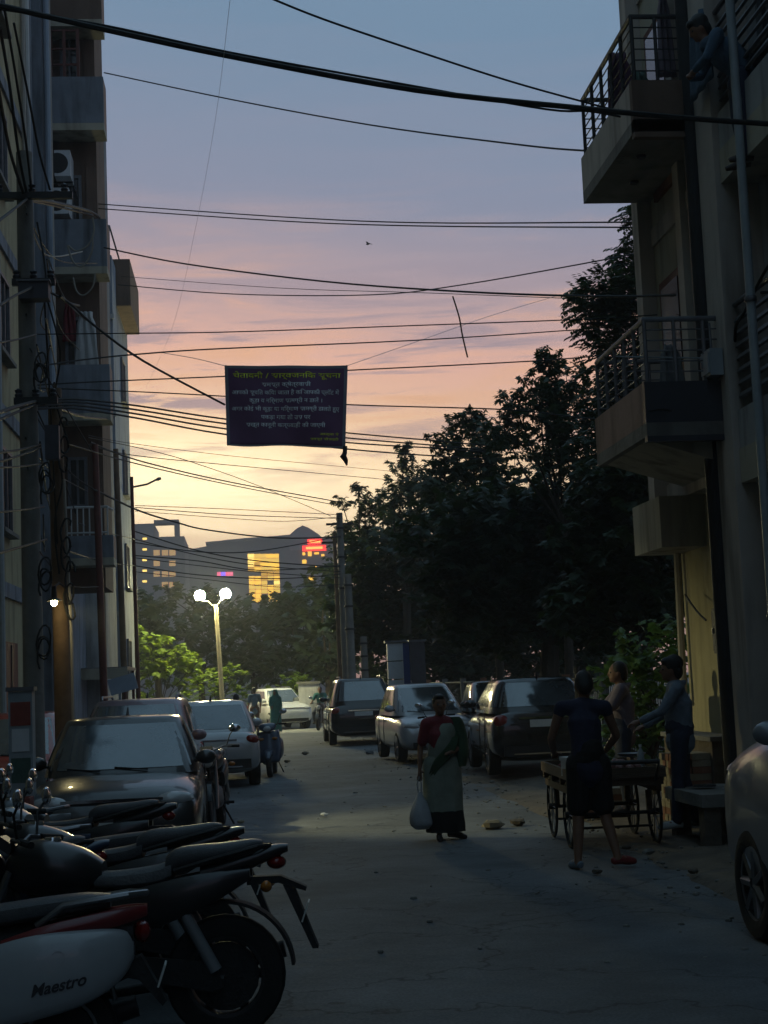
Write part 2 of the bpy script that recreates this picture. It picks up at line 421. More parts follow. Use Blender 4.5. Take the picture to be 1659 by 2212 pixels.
# ================================================================== buildings
def win(par, x, y0, y1, z0, z1, face=1, fm='grey_iron', gm='dark_glass', bars=2):
    # window in a wall of constant X; face = +1 looks towards +X
    w_ = MB(); t = .06
    for (a, b, c, d) in ((y0, y1, z1 - t, z1), (y0, y1, z0, z0 + t), (y0, y0 + t, z0 + t, z1 - t), (y1 - t, y1, z0 + t, z1 - t)):
        w_.b2(x, x + face * .07, a, b, c, d)
    for k in range(bars):
        yy = y0 + (y1 - y0) * (k + 1) / (bars + 1); w_.b2(x, x + face * .055, yy - .02, yy + .02, z0 + t, z1 - t)
    fr = w_.build('window', fm, par)
    MB().b2(x, x + face * .025, y0 + t, y1 - t, z0 + t, z1 - t).build('pane', gm, fr)
    MB().b2(x, x + face * .16, y0 - .08, y1 + .08, z0 - .07, z0 - .002).build('sill', 'concrete', fr)
    return fr
def winY(par, y, x0, x1, z0, z1, fm='grey_iron', gm='dark_glass'):
    w_ = MB(); t = .06
    for (a, b, c, d) in ((x0, x1, z1 - t, z1), (x0, x1, z0, z0 + t), (x0, x0 + t, z0 + t, z1 - t), (x1 - t, x1, z0 + t, z1 - t)):
        w_.b2(a, b, y - .07, y, c, d)
    w_.b2((x0+x1)/2 - .02, (x0+x1)/2 + .02, y - .055, y, z0 + t, z1 - t)
    fr = w_.build('window', fm, par); MB().b2(x0 + t, x1 - t, y - .025, y, z0 + t, z1 - t).build('pane', gm, fr)
    return fr

# --- right, far: flats with two projecting balconies -------------------------------------------
FA = thing('apartment_building', 'pale block with two railed balconies jutting over the lane beside trees', 'building', (0, 0, 0))
XA, YA0, YA1 = 5.22, 15.75, 18.35
MB().b2(XA, 12, YA0, YA1, 3.75, 15).build('wall', 'wall_cream', FA)
MB().b2(5.38, 12, YA0 + .002, YA1 - .05, -.1, 3.75).build('ground_floor_wall', 'wall_yellow', FA)
MB().b2(XA - .18, XA - .002, YA1 - .25, YA1 + .02, 3.4, 15).build('corner_pier', 'wall_pale', FA)
MB().b2(XA - .1, XA - .003, YA0 + .85, YA0 + 1.07, 4.9, 15).build('pier', 'wall_pale', FA)
MB().b2(4.85, 5.38, YA1 - 1.1, YA1 + .12, 3.15, 3.748).build('porch_beam', 'wall_cream', FA)
for z in (3.75, 6.95, 10.1, 13.2):
    MB().b2(XA - .03, XA - .004, YA0 + .05, YA1 - .26, z, z + .22).build('floor_band', 'wall_pale', FA)
for z in (7.35, 10.5, 4.2):
    dn = MB(); dn.b2(XA - .05, XA - .001, YA0 + 1.15, YA0 + 2.05, z + .08, z + 2.2); d_ = dn.build('door', 'wood_red', FA)
    MB().b2(XA - .065, XA - .051, YA0 + 1.25, YA0 + 1.95, z + 1.1, z + 2.1).build('pane', 'dark_glass', d_)
    MB().tube([(XA - .09, YA0 + 1.3, z + .95), (XA - .09, YA0 + 1.3, z + 1.15)], .012).build('handle', 'steel', d_)
def balcony(par, z, h, zt, near, far, outer, inner, mside, mend, rail_m, ztr):
    # near / far: Y of the two ends, outer: X of the street side
    b = MB().b2(outer, inner, near, far, z, z + .14).build('balcony_slab', 'concrete', par)
    MB().b2(outer, outer + .1, near + .102, far - .102, z + .142, z + h).build('side_parapet', mside, b)
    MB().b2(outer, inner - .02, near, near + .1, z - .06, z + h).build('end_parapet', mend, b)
    MB().b2(outer, inner - .02, far - .1, far, z + .142, z + h).build('end_parapet', mside, b)
    r = MB(); o = outer + .05; e0 = near + .05; e1 = far - .05
    r.tube([(inner - .05, e0, ztr), (o, e0, ztr), (o, e1, ztr), (inner - .05, e1, ztr)], .03, 8).build('handrail', rail_m, b)
    ys = [e0 + (e1 - e0) * k / 5 for k in range(6)]
    for yy in ys: MB().tube([(o, yy, z + h - .03), (o, yy, ztr)], .022, 6).build('baluster', rail_m, b)
    for xx in (.33, .66):
        X_ = o + (inner - o) * xx
        for yy in (e0, e1): MB().tube([(X_, yy, z + h - .03), (X_, yy, ztr)], .02, 6).build('baluster', rail_m, b)
    n = 5
    for k in range(1, n + 1):
        zz_ = z + h + (ztr - z - h) * k / (n + 1)
        MB().tube([(inner - .05, e0, zz_), (o, e0, zz_), (o, e1, zz_), (inner - .05, e1, zz_)], .009, 5).build('rail_bar', rail_m, b)
    return b
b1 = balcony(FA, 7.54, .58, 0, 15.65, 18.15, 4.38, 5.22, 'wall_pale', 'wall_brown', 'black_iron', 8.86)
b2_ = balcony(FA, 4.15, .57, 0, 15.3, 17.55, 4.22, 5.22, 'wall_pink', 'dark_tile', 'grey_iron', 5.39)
MB().prism([(4.3, 4.15), (5.22, 4.15), (5.22, 3.86)], 15.6, 17.4, 'Y').build('haunch', 'wall_cream', b2_)
for (x, y) in ((4.65, 16.4), (4.8, 17.3)): MB().lathe([(.0, 0), (.05, 0), (.06, .03), (0, .035)], (x, y, 7.502), 12).build('ceiling_light_cup', 'box_dark', b1)
MB().tube([at(1455, 1130, d=18.2), at(1462, 1180, d=18.2), at(1470, 1350, d=18.2), at(1478, 1520, d=18.2)], .045, 8).build('drain_pipe', 'pale_cable', FA)
MB().tube([(5.03, 15.69, 0), (5.03, 15.69, 15)], .1, 10).build('down_pipe', 'matt_black', FA)
# clothes on the upper balcony
def garment(name, label, c, w_, h, m, axis='Y', group='clothes hung out on the balcony'):
    mb = MB()
    def fn(u, v):
        s = (1 - v) * .35 + .65 if v < .9 else .5
        q = (u - .5) * w_ * s; d = .04 * math.sin(u * 17 + v * 3) * (v * .7 + .3)
        return (c[0] + (q if axis == 'X' else d), c[1] + (d if axis == 'X' else q), c[2] - (1 - v) * h)
    mb.grid(fn, 14, 10); o = mb.build(name, m)
    md = o.modifiers.new('s', 'SOLIDIFY'); md.thickness = .012; baked(o); return tag(o, label, 'clothes', group)
pm('cloth_purple', (.10, .05, .09), .9, .3, 6, .3); pm('cloth_green', (.07, .12, .10), .9, .3, 6, .3)
pm('cloth_blue', (.07, .12, .18), .9, .3, 6, .4); pm('cloth_teal', (.015, .16, .15), .8, .3, 6, .3); pm('cloth_red', (.20, .02, .03), .8, .3, 8, .3)
pm('denim', (.17, .21, .26), .9, .3, 14, .4); pm('jeans', (.025, .032, .06), .9, .3, 14, .3); pm('navy', (.022, .024, .055), .9, .3, 10, .3)
pm('shorts_black', (.008, .008, .009), .9, .3, 10, .3); pm('saree_green', (.24, .27, .215), .8, .35, 5, .35); pm('saree_border', (.035, .075, .035), .8, .3, 8, .3)
pm('brown_shirt', (.10, .055, .045), .9, .3, 8, .3); pm('shoe_white', (.5, .5, .48), .6, .2, 8); pm('sandal', (.04, .03, .025), .7, .3, 8)
pm('mauve_shirt', (.16, .13, .16), .9, .3, 8, .4); pm('red_shoe', (.2, .02, .02), .6, .3, 8)
garment('hanging_shirt', 'purple cone-shaped garment hanging behind upper balcony railing', (4.6, 16.9, 8.95), .35, .8, 'cloth_purple', 'X', None)
garment('hanging_towel', 'grey green towel hanging beside purple garment on upper balcony', (4.9, 17.2, 8.85), .4, .7, 'cloth_green', 'X', None)
garment('hanging_cloth', 'pinkish cloth strip hanging on upper balcony by the wall pier', (5.05, 16.5, 9.5), .2, 1.0, 'mauve_shirt', 'X', None)
garment('hanging_sack', 'pale grey cloth bundle hanging on lower balcony railing', (4.85, 16.4, 5.35), .3, .5, 'grey_cloth', 'X', None)

# --- right, near: block with a pillar, slatted balconies and a pipe ------------------------------
FB = thing('apartment_building', 'grey block with corner pillar, slatted balconies and white downpipe at lane side', 'building')
MB().b2(5.5, 12, -24, 15.55, -.1, 16).build('wall', 'wall_grey', FB)
MB().b2(5.04, 5.498, 15.05, 15.6, -.1, 16).build('pillar', 'wall_pale', FB)
MB().b2(5.06, 5.497, 12.2, 12.7, -.1, 16).build('pillar', 'wall_pale', FB)
for z in (3.6, 6.75, 9.9, 13.0):
    MB().b2(5.1, 5.499, 12.702, 15.048, z, z + .35).build('floor_slab', 'wall_cream', FB)
    MB().b2(5.11, 5.18, 12.702, 15.046, z + .352, z + .75).build('parapet', 'wall_grey', FB)
for z in (4.5, 7.65, 10.8):
    for k in range(7):
        y0_, y1_ = 12.72, 15.03
        MB().box((5.15, (y0_ + y1_) / 2, z + k * .13), (.03, y1_ - y0_, .05), Matrix.Rotation(R(25), 3, 'Y')).build('slat', 'grey_iron', FB)
    MB().tube([(5.15, 12.72, z + .95), (5.15, 15.03, z + .95)], .03).build('handrail', 'grey_iron', FB)
MB().tube([(5.03, 14.2, 0), (5.03, 14.2, 16)], .045, 10).build('down_pipe', 'box_grey', FB)
for z in (2.2, 5.3, 8.4, 11.5): MB().lathe([(.055, -.03), (.06, -.02), (.06, .02), (.055, .03)], (5.03, 14.2, z), 12).build('pipe_collar', 'grey_iron', FB)
for z in (.9, 4.6, 7.8, 10.9): win(FB, 5.499, 13.2, 14.6, z + .2, z + 1.5, -1)
# meter boxes on the walls
def boxunit(name, label, c, d, m, lid=True):
    t = thing(name, label, 'box', c)
    MB().box((0, 0, d[2]/2), d).build('case', m, t)
    MB().box((-d[0]/2 - .008, 0, d[2]/2), (.015, d[1] - .05, d[2] - .06)).build('door', m, t)
    MB().box((-d[0]/2 - .02, d[1]/2 - .07, d[2]/2), (.02, .02, .06)).build('latch', 'steel', t)
    MB().tube([(0, 0, d[2]), (0, .02, d[2] + .3)], .015).build('conduit', 'grey_iron', t)
    return t
p = at(1583, 800, d=14.95); boxunit('meter_box', 'pale grey meter box on the pillar under a dangling cable', (4.96, 15.3, p.z), (.14, .3, .28), 'box_grey')
p = at(1522, 1412, d=16.2); boxunit('fuse_box', 'dark grey fuse box on the yellowish ground floor wall', (5.285, 16.45, p.z), (.18, .36, .5), 'box_dark')

# --- left, near wall -----------------------------------------------------------------------
LA = thing('apartment_building', 'plain rendered block with red wooden door behind the thick cable pole', 'building')
MB().b2(-12, -3.95, -24, 29.9, -.1, 18).build('wall', 'wall_yellow', LA)
MB().b2(-3.948, -3.85, 29.25, 29.8, -.1, 18).build('pilaster', 'wall_slate', LA)
for z in (3.4, 6.4, 9.4, 12.4, 15.4): MB().b2(-3.947, -3.9, -20, 29.248, z, z + .25).build('floor_band', 'wall_slate', LA)
dr = MB().b2(-3.948, -3.88, 25.4, 26.9, .1, 2.65).build('door', 'wood_red', LA)
MB().b2(-3.879, -3.865, 26.12, 26.17, .15, 2.6).build('door_edge', 'matt_black', dr)
MB().tube([(-3.85, 26.0, 1.2), (-3.85, 26.0, 1.45)], .015).build('handle', 'chrome', dr)
for z in (4.5, 7.5, 10.5, 13.5): win(LA, -3.949, 25.2, 26.6, z, z + 1.4, 1)
for (yy, m, r_) in ((28.9, 'white_plaster', .06), (28.4, 'pale_cable', .045), (24.9, 'box_grey', .05)):
    MB().tube([(-3.83, yy, 0), (-3.83, yy, 18)], r_, 8).build('down_pipe', m, LA)
# --- left, block with stacked balconies ----------------------------------------------------
LB = thing('apartment_building', 'tall grey block with solid parapet balconies stacked above each other', 'building')
MB().b2(-12, -3.69, 30.0, 45.5, -.1, 20).build('wall', 'wall_slate', LB)
fl = [4.3, 7.25, 10.3, 13.35, 15.6]
MB().b2(-3.69, -2.78, 31.7, 33.6, 3.9, 20).build('bay', 'wall_brown', LB)
for z, m_ in zip(fl, ['wall_slate', 'wall_slate', 'wall_slate', 'wall_slate', 'wall_brown']):
    h = .6 if z < 5 else 1.15
    b = MB().b2(-3.688, -2.55, 31, 31.698, z, z + .15).build('balcony_slab', 'wall_cream', LB)
    MB().b2(-2.65, -2.55, 31.1, 31.696, z + .152, z + h).build('side_parapet', 'wall_pink', b)
    MB().b2(-3.686, -2.55, 31, 31.098, z + .152, z + h).build('end_parapet', m_, b)
    winY(LB, 31.698, -3.5, -3.1, z + 1.25, z + 2.3)
    MB().b2(-3.0, -2.82, 31.66, 31.699, z + 1.3, z + 2.5).build('stain_board', 'wall_brown', b)
    win(LB, -3.689, 38.2, 39.6, z + .95, z + 2.1, 1)
    win(LB, -3.689, 35.0, 36.2, z + .95, z + 2.1, 1)
for (x, yy, m, r_) in ((-3.62, 30.7, 'white_plaster', .05), (-3.6, 30.35, 'pale_cable', .07), (-3.59, 30.1, 'wall_blue', .06), (-3.62, 37.2, 'white_plaster', .08), (-3.61, 38.0, 'box_grey', .06), (-3.61, 40.2, 'matt_black', .07)):
    MB().tube([(x, yy, 0), (x, yy, 20)], r_, 8).build('down_pipe', m, LB)
MB().b2(-3.687, -3.36, 36.6, 37.0, -.1, 20).build('buttress', 'white_plaster', LB)
# grille frame on the top balcony, sky seen through it
gr = MB(); y = 31.05; x0_, x1_, z0_, z1_ = -3.62, -3.06, 14.5, 15.55
for xx in (x0_, (x0_ + x1_) / 2, x1_): gr.b2(xx - .03, xx + .03, y - .03, y + .03, z0_, z1_)
for zz_ in (z0_ + .28, z0_ + .62, z1_ - .03): gr.b2(x0_ + .031, x1_ - .031, y - .02, y + .02, zz_ - .02, zz_ + .02)
gr.build('window_grille', 'red_iron', LB)
# white ornate railing on the first floor balcony
rl = MB(); z = 4.86
for k in range(9): rl.tube([(-3.62 + k * .12, 31.05, z), (-3.62 + k * .12, 31.05, z + .62)], .016, 6)
rl.tube([(-3.64, 31.05, z + .62), (-2.66, 31.05, z + .62), (-2.6, 31.6, z + .62)], .025, 6); rl.tube([(-3.64, 31.05, z + .1), (-2.66, 31.05, z + .1)], .02, 6)
rl.build('railing', 'white_plaster', LB)
# split-unit boxes on brackets
def ac(loc, label):
    t = thing('air_conditioner', label, 'air conditioner', loc)
    MB().box((0, 0, .3), (.32, .75, .55)).build('case', 'white_panel', t)
    MB().lathe([(.0, .0), (.22, .0), (.22, .02), (.0, .02)], (-.1, -.376, .3), 20, 'Y').build('fan_guard', 'matt_black', t)
    MB().box((-.08, 0, .01), (.5, .04, .03)).box((-.08, .3, .01), (.5, .04, .03)).build('bracket', 'black_iron', t)
    return t
ac((-3.42, 31.38, 12.35), 'white air conditioner box fixed under the high balcony')
ac((-3.46, 31.38, 11.55), 'grey white air conditioner box on wall above blue parapet')
# clothes and a water tank on the middle balcony
garment('hanging_cloth', 'pale grey cloth hanging on middle left balcony beside red door', (-3.04, 31.4, 9.6), .5, 1.2, 'white_plaster', 'X', None)
garment('hanging_cloth', 'dark red cloth hanging on middle left balcony', (-3.39, 31.5, 9.8), .3, .8, 'cloth_red', 'X', None)
# --- left, last slab before the junction ----------------------------------------------------
LC = thing('apartment_building', 'blue grey narrow block with projecting roof parapet before the junction', 'building')
MB().b2(-12, -3.65, 46, 52, -.1, 15.0).build('wall', 'wall_blue', LC)
MB().b2(-12, -3.2, 47.5, 51.5, 13.8, 15.3).build('roof_parapet', 'wall_brown', LC)
for z in (1.2, 4.3, 7.3, 10.3): winY(LC, 46, -4.6, -3.95, z, z + 1.3)
for z in (4.0, 7.0, 10.0, 13.0): MB().b2(-12, -3.61, 45.9, 45.998, z, z + .15).build('floor_band', 'white_plaster', LC)
rl = MB(); 
for k in range(4): rl.tube([(-4.2 + k * .16, 46.1, 15.0), (-4.2 + k * .16, 46.1, 15.95)], .03, 6)
rl.tube([(-4.2, 46.1, 15.95), (-3.7, 46.1, 15.95), (-3.7, 50, 15.95)], .03, 6); rl.build('roof_railing', 'grey_iron', LC)
for z in (2.0, 5.0, 8.0, 11.0): win(LC, -3.649, 48.6, 49.8, z, z + 1.4, 1)
LD = thing('apartment_building', 'unseen plain block added behind the camera to dim frontal light', 'building', (0, -55, 0))  # out of view: added to hold back sky light on camera-facing sides
MB().b2(-14, 14, -4, 4, -.1, 11).build('wall', 'wall_grey', LD)
for z in (1, 4, 7):
    for x in (-6, -2, 2, 6):
        MB().b2(x, x + 1.3, 4.001, 4.05, z, z + 1.4).build('window', 'dark_glass', LD)
# shop canopy with a tilted white board at the foot of the left row
sh = thing('shop_canopy', 'low corrugated shop canopy on posts with pale fascia', 'canopy', (-3.4, 36.5, 0))
MB().b2(-.6, .75, -1.2, 1.6, 2.25, 2.32).build('roof_sheet', 'steel', sh)
MB().b2(-.6, .75, -1.24, -1.202, 2.05, 2.3).build('fascia', 'wall_cream', sh)
for (x, y) in ((.68, -1.1), (.68, 1.5), (-.5, -1.1), (-.5, 1.5)): MB().tube([(x, y, 0), (x, y, 2.25)], .035).build('post', 'red_iron', sh)
MB().b2(-.55, -.5, -1.1, 1.4, .3, 2.2).build('side_sheet', 'box_dark', sh)
p = at(265, 1478, d=34.8); bd = MB().box((0, 0, 0), (.62, .05, .36), Matrix.Rotation(R(-14), 3, 'Y')).build('notice_board', 'board_blue'); bd.location = p
tag(bd, 'tilted pale blue board hanging below the shop canopy', 'board')
# ================================================================== poles, lamps
def pole(name, label, base, top, r0, r1, m, group=None):
    t = thing(name, label, 'pole', base)
    v = Vector(top) - Vector(base)
    MB().tube([(0, 0, -.2), v * .5, v], [r0, (r0 + r1) / 2, r1], 12).build('shaft', m, t)
    return t, v
pole_bot = Vector((-2.42, 18.0, 0))
top = at(52, 330, d=18.0)
up1, v1 = pole('utility_pole', 'thick grey cable pole beside the dark sedan, hung with wires and boxes', pole_bot, top, .125, .095, 'concrete')
def onp(v, z): return v * (z / v.z)
for z, s in ((at(60, 430, d=18).z, .95), (at(80, 615, d=18).z, .5), (at(75, 870, d=18).z, .5)):
    q = onp(v1, z)
    MB().box(q + Vector((.1, -.12, 0)), (s, .07, .08)).build('cross_arm', 'black_iron', up1)
    for k in (-1, 0, 1):
        MB().lathe([(.0, 0), (.035, .0), (.045, .03), (.03, .05), (.045, .08), (.0, .11)], q + Vector((.1 + k * s * .4, -.12, .045)), 10).build('insulator', 'dark_tile', up1)
q = onp(v1, at(80, 640, d=18).z)
jb = MB().box(q + Vector((.12, -.2, 0)), (.34, .22, .2)).build('junction_box', 'box_dark', up1)
MB().box(q + Vector((.12, -.2, .11)), (.38, .27, .02)).build('lid', 'grey_iron', jb)
q = onp(v1, at(90, 960, d=18).z); MB().box(q + Vector((.28, -.1, 0)), (.16, .14, .4)).build('fuse_case', 'box_dark', up1)
# coils of spare cable on the pole
for z, dx in ((3.2, .22), (4.3, .25), (5.6, .2), (2.4, .18)):
    q = onp(v1, z); pts = [(q.x + dx * .8 + .07 * math.cos(a * .5) * (1 + .5 * noise.noise((a * .23, z, 0))), q.y - .14 + .03 * math.sin(a * 1.3), q.z + (.16 + .07 * noise.noise((z * 3, a * .11, 1))) * math.sin(a * .5) - .012 * abs(a - 14)) for a in range(34)]
    MB().tube(pts, .012, 6).build('cable_coil', 'cable', up1)
# second pole, lit by its own bulb
b2p = Vector((-2.30, 19.9, 0)); t2p = at(118, 840, d=19.9)
up2, v2 = pole('utility_pole', 'slimmer weathered pole with a lit bulb and cable coils', b2p, t2p, .12, .09, 'rust_pole')
for z, dx in ((3.9, .15), (3.3, .2), (5.2, .15)):
    q = onp(v2, z); pts = [(q.x + dx * .7 + .06 * math.cos(a * .5) * (1 + .6 * noise.noise((a * .31, z, 4))), q.y - .14 + .03 * math.sin(a * 1.7), q.z + (.17 + .08 * noise.noise((z * 5, a * .13, 2))) * math.sin(a * .5) - .02 * a) for a in range(30)]
    MB().tube(pts, .014, 6).build('cable_coil', 'cable', up2)
MB().tube([onp(v2, .3) + Vector((.12, -.1, 0)), onp(v2, 2.4) + Vector((.14, -.1, 0)), onp(v2, 4.5) + Vector((.1, -.1, 0))], .02, 6).build('conduit', 'pale_cable', up2)
# bulb lamp on the second pole
em('bulb_glow', (1.0, .84, .40), 120.0)
bp = at(117, 1301, d=19.3)
bl = thing('bulb_lamp', 'small glowing bulb lamp fixed to the weathered pole', 'lamp', bp)
MB().ball((0, 0, 0), (.04, .04, .05), 12, 8).build('bulb', 'bulb_glow', bl)
MB().lathe([(.0, .2), (.03, .2), (.035, .06), (.10, .02), (.10, .015), (.03, .05), (0, .06)], (0, 0, 0), 14).build('lamp_holder', 'black_iron', bl)
MB().tube([(0, 0, .19), (.03, .3, .26), (.1, .58, .2)], .014, 6).build('bracket', 'black_iron', bl)
bulb_l = bpy.data.lights.new('bulb_light', 'SPOT'); bulb_l.energy = 520; bulb_l.spot_size = R(62); bulb_l.spot_blend = .75; bulb_l.color = (1.0, .93, .5); bulb_l.shadow_soft_size = .06
bo = bpy.data.objects.new('bulb_light', bulb_l); col.objects.link(bo); bo.parent = bl; bo.location = (.12, -.02, -.06); bo.rotation_euler = Vector((5.6, -.1, -2.6)).to_track_quat('-Z', 'Y').to_euler()
# twin globe lamp at the junction
em('globe_glow', (1.0, .93, .48), 900.0)
LPY = 60.0
lb = at(484, 1545, d=LPY); lb.z = 0; lt = at(466, 1306, d=LPY)
gl = thing('street_lamp', 'park lamp with two glowing round globes on a tall pole', 'street lamp', lb)
v = lt - lb
MB().tube([(0, 0, -.1), v * .5, v], [.10, .09, .08], 12).build('pole', 'lamp_paint', gl)
MB().lathe([(.2, 0), (.2, .25), (.12, .35), (.1, .36)], (0, 0, 0), 14).build('base_collar', 'rust_pole', gl)
for (px, py) in ((432, 1287), (487, 1283)):
    c = at(px, py, d=LPY - .1) - lb
    MB().tube([v - Vector((0, 0, .15)), v + Vector((0, 0, -.05)) + (c - v) * .5, c + Vector((0, 0, -.2))], .02, 8).build('arm', 'lamp_paint', gl)
    MB().lathe([(.0, -.05), (.11, -.05), (.13, .0), (.13, .04)], c + Vector((0, 0, -.2)), 14).build('cup', 'black_iron', gl)
    MB().ball(c, .21, 20, 14).build('globe', 'globe_glow', gl)
# unlit street light on a steel pole by the last left block
sb = Vector((-3.1, 45.5, 0)); st = at(284, 1030, d=45.5)
sp = thing('street_lamp', 'unlit street light with curved arm on slim steel pole', 'street lamp', sb)
v = st - sb
MB().tube([(0, 0, -.1), v], [.07, .05], 10).build('pole', 'red_iron', sp)
a0 = at(288, 1052, d=45.5) - sb; a1 = at(318, 1046, d=45.4) - sb; a2 = at(336, 1037, d=45.3) - sb; a3 = at(348, 1033, d=45.3) - sb
MB().tube([a0, a1, a2], .03, 8).build('arm', 'grey_iron', sp)
MB().tube([a2, (a2 + a3) / 2, a3], [.04, .075, .05], 8, flat=.5).build('lamp_head', 'grey_iron', sp)
# more poles among the trees
for (x, yt, yb, d, r_, m, lab) in ((733, 1108, 1500, 49.5, .13, 'concrete', 'grey concrete pole standing beside the dark tree crowns with many wires'),
                                   (751, 1240, 1500, 49.0, .15, 'concrete', 'short thick concrete pole beside the taller wire pole'),
                                   (722, 1150, 1500, 50.5, .08, 'rust_pole', 'slim rusty pole next to the concrete wire pole'),
                                   (785, 1375, 1500, 50.0, .14, 'concrete', 'short grey stump post behind the parked black vehicle'),
                                   (250, 970, 1500, 41.0, .09, 'rust_pole', 'dark thin pole against the tall grey balcony block'),
                                   (205, 960, 1500, 30.2, .08, 'red_iron', 'reddish iron pole at foot of balcony block'),
                                   (1245, 1440, 1470, 21.5, .05, 'matt_black', 'short dark iron post at edge of park fence')):
    tp = at(x, yt, d=d); bs = Vector((at(x + .042 * (1500 - yt) , 1500, d=d).x, d, 0))
    t, v = pole('utility_pole', lab, bs, tp, r_, r_ * .8, m)
    if r_ > .12:
        for k in (.93, .8, .66): MB().lathe([(r_*.98, -.03), (r_ * 1.1, -.03), (r_ * 1.1, .03), (r_*.98, .03)], v * k, 12).build('strap', 'matt_black', t)
    if yt < 1200 and x > 700: MB().box(v * .95, (.9, .06, .07)).build('cross_arm', 'black_iron', t)

# ================================================================== overhead cables
def cable(pts, d0, d1, r_, label, group, m='cable', name='overhead_cable', sub=5, cat='cable'):
    n = len(pts); x0, x1 = pts[0][0], pts[-1][0]; ps = []
    tot = [0]
    for i in range(1, n): tot.append(tot[-1] + math.hypot(pts[i][0]-pts[i-1][0], pts[i][1]-pts[i-1][1]))
    for (p_, s) in zip(pts, tot):
        d = d0 + (d1 - d0) * s / tot[-1]; ps.append(at(p_[0], p_[1], d=d))
    ps = [Vector(q) for q in spl([tuple(q) for q in ps], sub)]
    return tag(MB().tube(ps, r_, 6).build(name, m), label, cat, group)
G1 = ('thin black cable strung across the street between the houses', 'thin cables across the street')
G2 = ('thick black cable strung over the street from pole to pole', 'thick cables over the street')
cable([(-40, 4), (0, 12), (210, 60), (500, 122), (900, 195), (1270, 235), (1370, 245), (1520, 258), (1700, 270)], 13.2, 13.5, .026, 'heavy black cable bundle crossing the sky below the upper balcony railing', None)
cable([(-40, 14), (210, 52), (500, 114), (900, 187), (1180, 236), (1270, 240), (1340, 252)], 13.4, 15.4, .012, 'loose cable sagging along the heavy black cable bundle', None)
cable([(575, -8), (700, 42), (900, 110), (1100, 175), (1268, 222), (1330, 238)], 13.0, 15.5, .011, 'single cable dropping diagonally onto the upper balcony corner', None)
